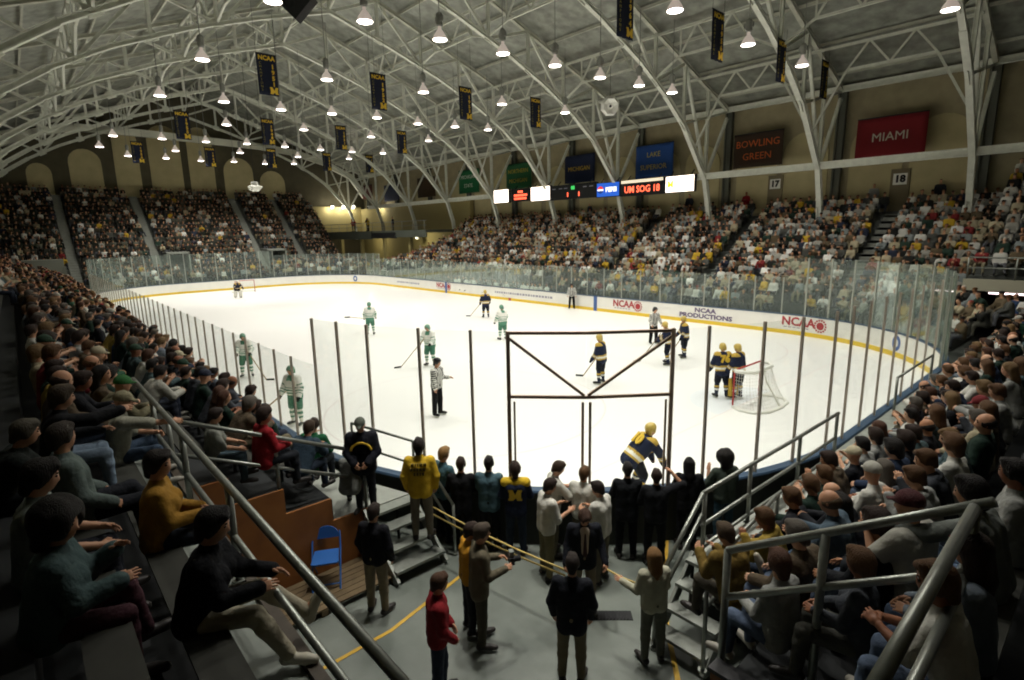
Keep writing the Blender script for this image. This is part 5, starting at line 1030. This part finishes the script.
def skater(kind,loc,face,pose,label,num=None,pads=False,sc=1.04,white=False,pc='#b89a34'):
    p=dict(pose);p['bulk']=1. if kind=='ref' else 1.12
    J,V,F_,mi=bodyfig(p,.026);K=KIT[kind];jer,sk=uniform(kind)
    r=thing('person',label,'person',(*loc[:2],0.045),R(face),None,sc)
    obj('body',mesh('body',V,F_,[M_skin,M_eye,M_lip],True,mi),r,None,None,srgb('#b98a6c'))
    g=.03 if kind=='ref' else .055;pr=torso(J,g,0,-.03 if kind=='ref' else -.1)
    for s in 'lr':pr+=arm(J,s,g*.7,0,1.)
    if kind!='ref':pr+=[E_(J['S'+s]+.01*J['t'],(.1,.1,.085),None,0) for s in 'lr']
    V,F_,_=nets(pr,.022,.03);obj('jersey',mesh('jersey',V,F_,M_jersey,True,None,[jer(q,J) for q in V]),r)
    e=.022 if kind=='ref' else .05;pr=[C(J['P']+.07*J['l'],J['P']-.07*J['l'],.12+e*.4)]
    for s in 'lr':
        H,Kn,A=J['H'+s],J['K'+s],J['A'+s];pr.append(C(H,Kn-(Kn-H)*(.0 if kind=='ref' else .1),.09+e,.06+e*.9))
        if kind=='ref':pr.append(C(Kn,A,.062+e,.05+e))
    V,F_,_=nets(pr,.024,.03);obj('trousers' if kind=='ref' else 'hockey_pants',mesh('pants',V,F_,M_cloth,True),r,None,None,srgb(K['pant']))
    for s in 'lr':
        Kn,A=J['K'+s],J['A'+s]
        if kind!='ref':
            pr=[C(Kn,Kn+(A-Kn)*.4,.078,.075),C(Kn+(A-Kn)*.4,A,.075,.05)];V,F_,_=nets(pr,.02)
            ab=A-Kn;obj('sock',mesh('sock',V,F_,M_jersey,True,None,[sk(q,float((q-Kn)@ab/(ab@ab))) for q in V]),r)
            if pads:
                f=J['f']*np.array([1,1,0]);b=MB();c0=Kn+f*.09+np.array([0,0,.16]);c1=A+f*.09;b.prism([(-.14,-.05),(.14,-.05),(.15,0),(.13,.05),(-.13,.05),(-.15,0)],c0,c1,(1,0,0));b.o('leg_pad',mat('pad_'+pc,pc,.6),r)
        d=foot_dir(J,s);V,F_,_=nets(shoe(J,s),.016,.015);k=obj('skate',mesh('skate',V,F_,M_shoe,True),r,None,None,srgb('#15151a'))
        b=MB();h=A-np.array([0,0,.088]);b.beam(h-d*.08,h+d*.19,.006,.05);b.o('blade',M_steel,k)
        if K['glove']:
            W_=J['W'+s];fd=J['fa'+s];V,F_,_=nets([C(W_-fd*.06,W_+fd*.04,.06,.055),C(W_+fd*.04,W_+fd*.13,.055,.042)],.02);obj('glove',mesh('glove',V,F_,M_cloth,True),r,None,None,srgb(K['glove']))
    obj('helmet',HAIR['helmet'],r,headM(J),None,srgb('#d8d8d0' if white else K['helm']))
    if num:
        t_=J['t'];o=J['C']-J['f']*(.1+g+.055)+.03*t_;text('jersey_number',num,.3,M_maize,r,o,-J['l'],t_,bold=.02,ext=.012)
    return r,J
def stick(r,J,hand,tip,label):
    M=Matrix.LocRotScale(r.location,r.rotation_euler,r.scale);a=M@Vector(J['W'+hand]+J['fa'+hand]*.08);b_=M@Vector(tip);b_.z=max(b_.z,.03)
    d=(b_-a).normalized();t=thing('hockey_stick',label,'hockey stick',a)
    MB().beam(-np.array(d)*.35,np.array(b_-a),.028,.032).o('shaft',mat('stick_wood','#a08a60',.5),t);hd=Vector((d.x,d.y,0)).normalized()
    side=Vector((-hd.y,hd.x,0));e=b_-a;MB().beam(np.array(e),np.array(e+(hd*.6+side*.35).normalized()*.3),.015,.075).o('blade',M_dark,t)
sk1=Q(lean=14,ua_l=(.3,.3,-.85),fa_l=(.75,-.1,-.4),ua_r=(.3,-.3,-.85),fa_r=(.75,.1,-.4),th_l=(.2,.14,-1),sh_l=(-.2,.08,-1),th_r=(.15,-.14,-1),sh_r=(-.2,-.08,-1),curl=1)
sk2=Q(lean=6,ua_l=(.1,.35,-.9),fa_l=(.5,.1,-.8),ua_r=(.15,-.35,-.9),fa_r=(.55,-.05,-.7),th_l=(.08,.12,-1),sh_l=(-.05,.05,-1),th_r=(.05,-.12,-1),sh_r=(-.08,-.05,-1),curl=1)
sk3=Q(lean=46,ua_l=(.5,.2,-.8),fa_l=(.3,-.1,-.9),ua_r=(.5,-.2,-.8),fa_r=(.4,.1,-.8),th_l=(.65,.16,-.8),sh_l=(-.45,.05,-.9),th_r=(.4,-.16,-.9),sh_r=(-.5,-.05,-.9),pitch=-30,curl=1)
G=lambda px,py:at(px,py,z=0)
r,J=skater('navy',G(601,384),195,sk2,'person in navy and yellow hockey kit standing with stick, framed by the gate');stick(r,J,'r',(.95,-.5,.03),'hockey stick of the navy player framed by the gate')
skater('navy',G(721,398),140,sk2,'person in navy hockey kit numbered 76, back turned, left of the near goal','76')
skater('navy',G(737,399),175,sk2,'person in navy kit with yellow leg pads at the near goal post',None,True)
r,J=skater('navy',G(632,497),66,sk3,'person in navy and yellow hockey kit numbered 10 bending over behind the gate','10')
r,J=skater('navy',G(668,365),215,sk1,'person in navy and yellow hockey kit bending left, right of the official');stick(r,J,'r',(1.1,-.3,.03),'hockey stick of the bending navy player by the official')
r,J=skater('navy',G(684,358),225,sk2,'person in navy hockey kit standing, rightmost of the trio beside the official');stick(r,J,'l',(.9,.6,.03),'hockey stick of the rightmost navy player beside the official')
skater('ref',G(653,344),-20,sk2,'person in official striped shirt with black trousers, left of two navy players')
skater('ref',at(575,308.5,z=0)-np.array([0,.35,0]),-50,sk2,'person in official shirt leaning at the far boards near the blue mark')
r,J=skater('navy',G(486,318),150,sk2,'person in dark navy hockey kit far out near the red line mark');stick(r,J,'l',(.8,.9,.03),'hockey stick of the dark navy player near the red line mark')
skater('green',G(503,340),170,sk2,'person in white and green hockey kit left of the gate post')
r,J=skater('green',G(431,366),-60,sk1,'person in white and green hockey kit directly behind the referee');stick(r,J,'r',(.7,-1.0,.03),'hockey stick of the green player behind the referee')
r,J=skater('green',G(371,335),150,sk2,'person in white and green hockey kit at mid ice, stick raised left');stick(r,J,'l',(.7,1.1,.9),'raised hockey stick of the green player at mid ice')
skater('ref',G(438,416),20,Q(lean=3,ua_r=(.1,-.12,-1),fa_r=(.15,0,-1),ua_l=(.1,.2,-1),fa_l=(.9,.1,.05),yaw=10,th_l=(.05,.06,-1),th_r=(-.02,-.06,-1)),'person in striped referee shirt standing in the open left of the gate')
r,J=skater('green',G(248,377),-25,sk1,'person in white and green hockey kit seen through the left glass, farther one');stick(r,J,'l',(1.0,.8,.03),'hockey stick of the farther green player behind the left glass')
r,J=skater('green',G(298,425),-60,sk2,'person in white and green hockey kit seen through the left glass, closer one');stick(r,J,'r',(1.,-.4,.6),'hockey stick of the closer green player behind the left glass')
skater('navy',G(238,298),0,Q(lean=30,ua_l=(.4,.4,-.7),fa_l=(.7,.1,-.5),ua_r=(.4,-.4,-.7),fa_r=(.7,-.1,-.5),th_l=(.5,.25,-.9),sh_l=(-.4,.1,-.9),th_r=(.5,-.25,-.9),sh_r=(-.4,-.1,-.9)),'person in goaltender kit crouching before the distant goal',None,True,1.04,True,'#d8d6cc')
# ---- the mass of farther spectators: one object
def lodfig(pose,h,gg=.03):
    J=skel(pose);pr=[]
    hp=head_prims(J,0);pr+=[hp[0],hp[1],hp[2],hp[6]];Rh,c=J['R'],J['Hd']
    pr.append(E_(c+Rh@np.array([-.025,0,.045]),(.1,.092,.09),Rh,3))
    pr+=torso(J,gg,1,-.03)
    for s in 'lr':pr+=arm(J,s,gg*.8,1,1.)+leg(J,s,.02,2);W_,f=J['W'+s],J['fa'+s];pr.append(C(W_,W_+f*.13,.042,.038,0));pr+=shoe(J,s,.01,4)
    return nets(pr,h,.03)
def addmass(lst,lods,seed):
    out=[];
    for s in lst:
        V,F_,L=lods[s['pi']%len(lods)];a=R(s['face']+s['dz']);c,sn=math.cos(a),math.sin(a);k=s['sc']
        X=V*k;X=np.stack([X[:,0]*c-X[:,1]*sn,X[:,0]*sn+X[:,1]*c,X[:,2]],1)+np.array(s['loc'])
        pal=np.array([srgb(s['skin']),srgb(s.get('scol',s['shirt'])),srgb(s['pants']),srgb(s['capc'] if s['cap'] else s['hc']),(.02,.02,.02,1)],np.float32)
        out.append((X,F_,pal[L]))
    return out
lodA=[lodfig(p,.05) for p in SP[:7]];lodP=[Q(ua_l=(.3,.2,-.9),fa_l=(.7,-.5,.3),ua_r=(.3,-.2,-.9),fa_r=(.7,.5,.3))]
lodB=[lodfig(p,.08,.03) for p in SP[:7]];lodS=[lodfig(p,.075,.035) for p in (folded,pock,lodP[0])]
far=[];stf=[]
PF=['#c4c4bc']*7+['#dcdcd6']*3+['#b8982e']*3+['#2a3040']*3+['#222320']*9+['#94938a']*6+['#4c4d48']*6+['#7d8584']*4+['#7a2a2a']*1+['#26382e']*3+['#5b4f3c']*3+['#a39a80']*5
def fs(loc,face,pal=PF,lst=far,sc=None):
    lst.append(dict(loc=loc,face=face,dz=random.uniform(-16,16),pi=random.randrange(7),sc=sc or random.uniform(.93,1.06),skin=random.choice(SKP),shirt=random.choice(pal),pants=random.choice(['#2e3036','#3c4048','#262624','#4b4a42','#54565a','#807a62']),hc=random.choice(HPAL),cap=random.random()<.15,capc=random.choice(list(CAPN))))
ais=(24.3,16.4,8.6)
for i in range(14):
    y=14.4+.6*i;z=1.5+.36*i;x=28.9
    while x>(-17.2 if i>5 else -17.2-(6-i)*1.1):
        if not any(abs(x-q)<.6 for q in ais) and random.random()>.05:fs((x,y,z),-90)
        x-=random.uniform(.45,.5)
for i in range(11):
    x=29.7
    while x<33.5+.2*i:
        if random.random()>.12:fs((x,15.05+.7*i,3.3+.42*i),-90)
        x+=random.uniform(.5,.6)
PE=PF+['#1d1d1b']*34+['#23271f']*20+['#33352e']*26+['#3d3a30']*20+['#55554a']*14  # extra dark clothes put the dim light of the end stand into colour
for i in range(19):
    x=-32.6-.62*i;z=1.3+.49*i;y=-22.5
    while y<14:
        if not any(abs(y-q)<.56 for q in EA) and not(i<5 and (abs(y+4.3)<1.2 or abs(y-5.9)<1.2)) and not(i<3 and y<-13.5) and random.random()>.07:fs((x,y,z),0,PE)
        y+=random.uniform(.45,.52)
for x in np.arange(5.5,21.5,.5):
    if random.random()>.15:fs((x,13.72,.9),-90)
for rr_,zz0 in((1.05,.9),(1.75,1.35),(2.45,1.75)):
    for cx_,cy_,a0_,a1_ in((CXY,CYY,30,88),(-CXY,CYY,92,178),(-CXY,-CYY,182,225)):
        q=a0_
        while q<a1_:
            if random.random()>.15:fs((cx_+(RC+rr_)*math.cos(R(q)),cy_+(RC+rr_)*math.sin(R(q)),zz0),q+180)
            q+=math.degrees(.55/(RC+rr_))
for y in np.arange(-4,4.2,.5):fs((-31.75,y,.9),0)
for x in np.arange(-9.5,5,.55):fs((x,13.62,.25),-90,['#e4e4dc']*4+['#23262e']*2+['#1d3b2e'])
for x in np.arange(-42,-18,.62):
    if random.random()>.25:fs((x,15.2+random.random()*3,1.0+random.random()),-110)
for x in(-38.5,-37.8,-34.2,-33.9,-27.5):fs((x,18.2,6.0),-100,['#23262e','#8e2026','#b8982e'],stf)
for px,y,c in((747,22.9,'#8e2026'),(874,22.9,'#8f918d'),(940,22.9,'#23262e'),(590,22.9,'#4a4f57'),(690,22.9,'#23262e')):
    p=at(px,190,Y=y);fs((p[0],y,6.4),-90,[c],stf)
for s,(x,y) in zip(range(4),((31.6,12.9),(32.4,13.5),(31.2,13.6),(33.2,13.2))):fs((x,y,1.0),-120,['#2c3f5e','#b8982e','#23262e','#c4c4bc'],stf)
parts=addmass(mass,lodA,1)+addmass(far,lodB,2)+addmass(stf,lodS,3)
n=0;VV=[];FF=[];CC=[]
for X,f,c in parts:VV.append(X);FF.append(f+n);CC.append(c);n+=len(X)
VV=np.concatenate(VV).astype(np.float32);FF=np.concatenate(FF).astype(np.int32);CC=np.concatenate(CC).astype(np.float32)
me=bpy.data.meshes.new('crowd');me.vertices.add(len(VV));me.vertices.foreach_set('co',VV.ravel());me.loops.add(FF.size);me.loops.foreach_set('vertex_index',FF.ravel());me.polygons.add(len(FF));me.polygons.foreach_set('loop_start',np.arange(0,FF.size,4,dtype=np.int32));me.polygons.foreach_set('loop_total',np.full(len(FF),4,np.int32));me.polygons.foreach_set('use_smooth',np.ones(len(FF),bool))
me.update();a=me.color_attributes.new('Col','FLOAT_COLOR','POINT');a.data.foreach_set('color',CC.ravel());me.materials.append(M_crowd);me.validate()
tag(obj('crowd',me),'mass of distant seated spectators filling the far side, far end and rear rows','crowd',None,'stuff')
print('PEOPLE',NPEO,len(ind),len(mass),len(far),len(VV))
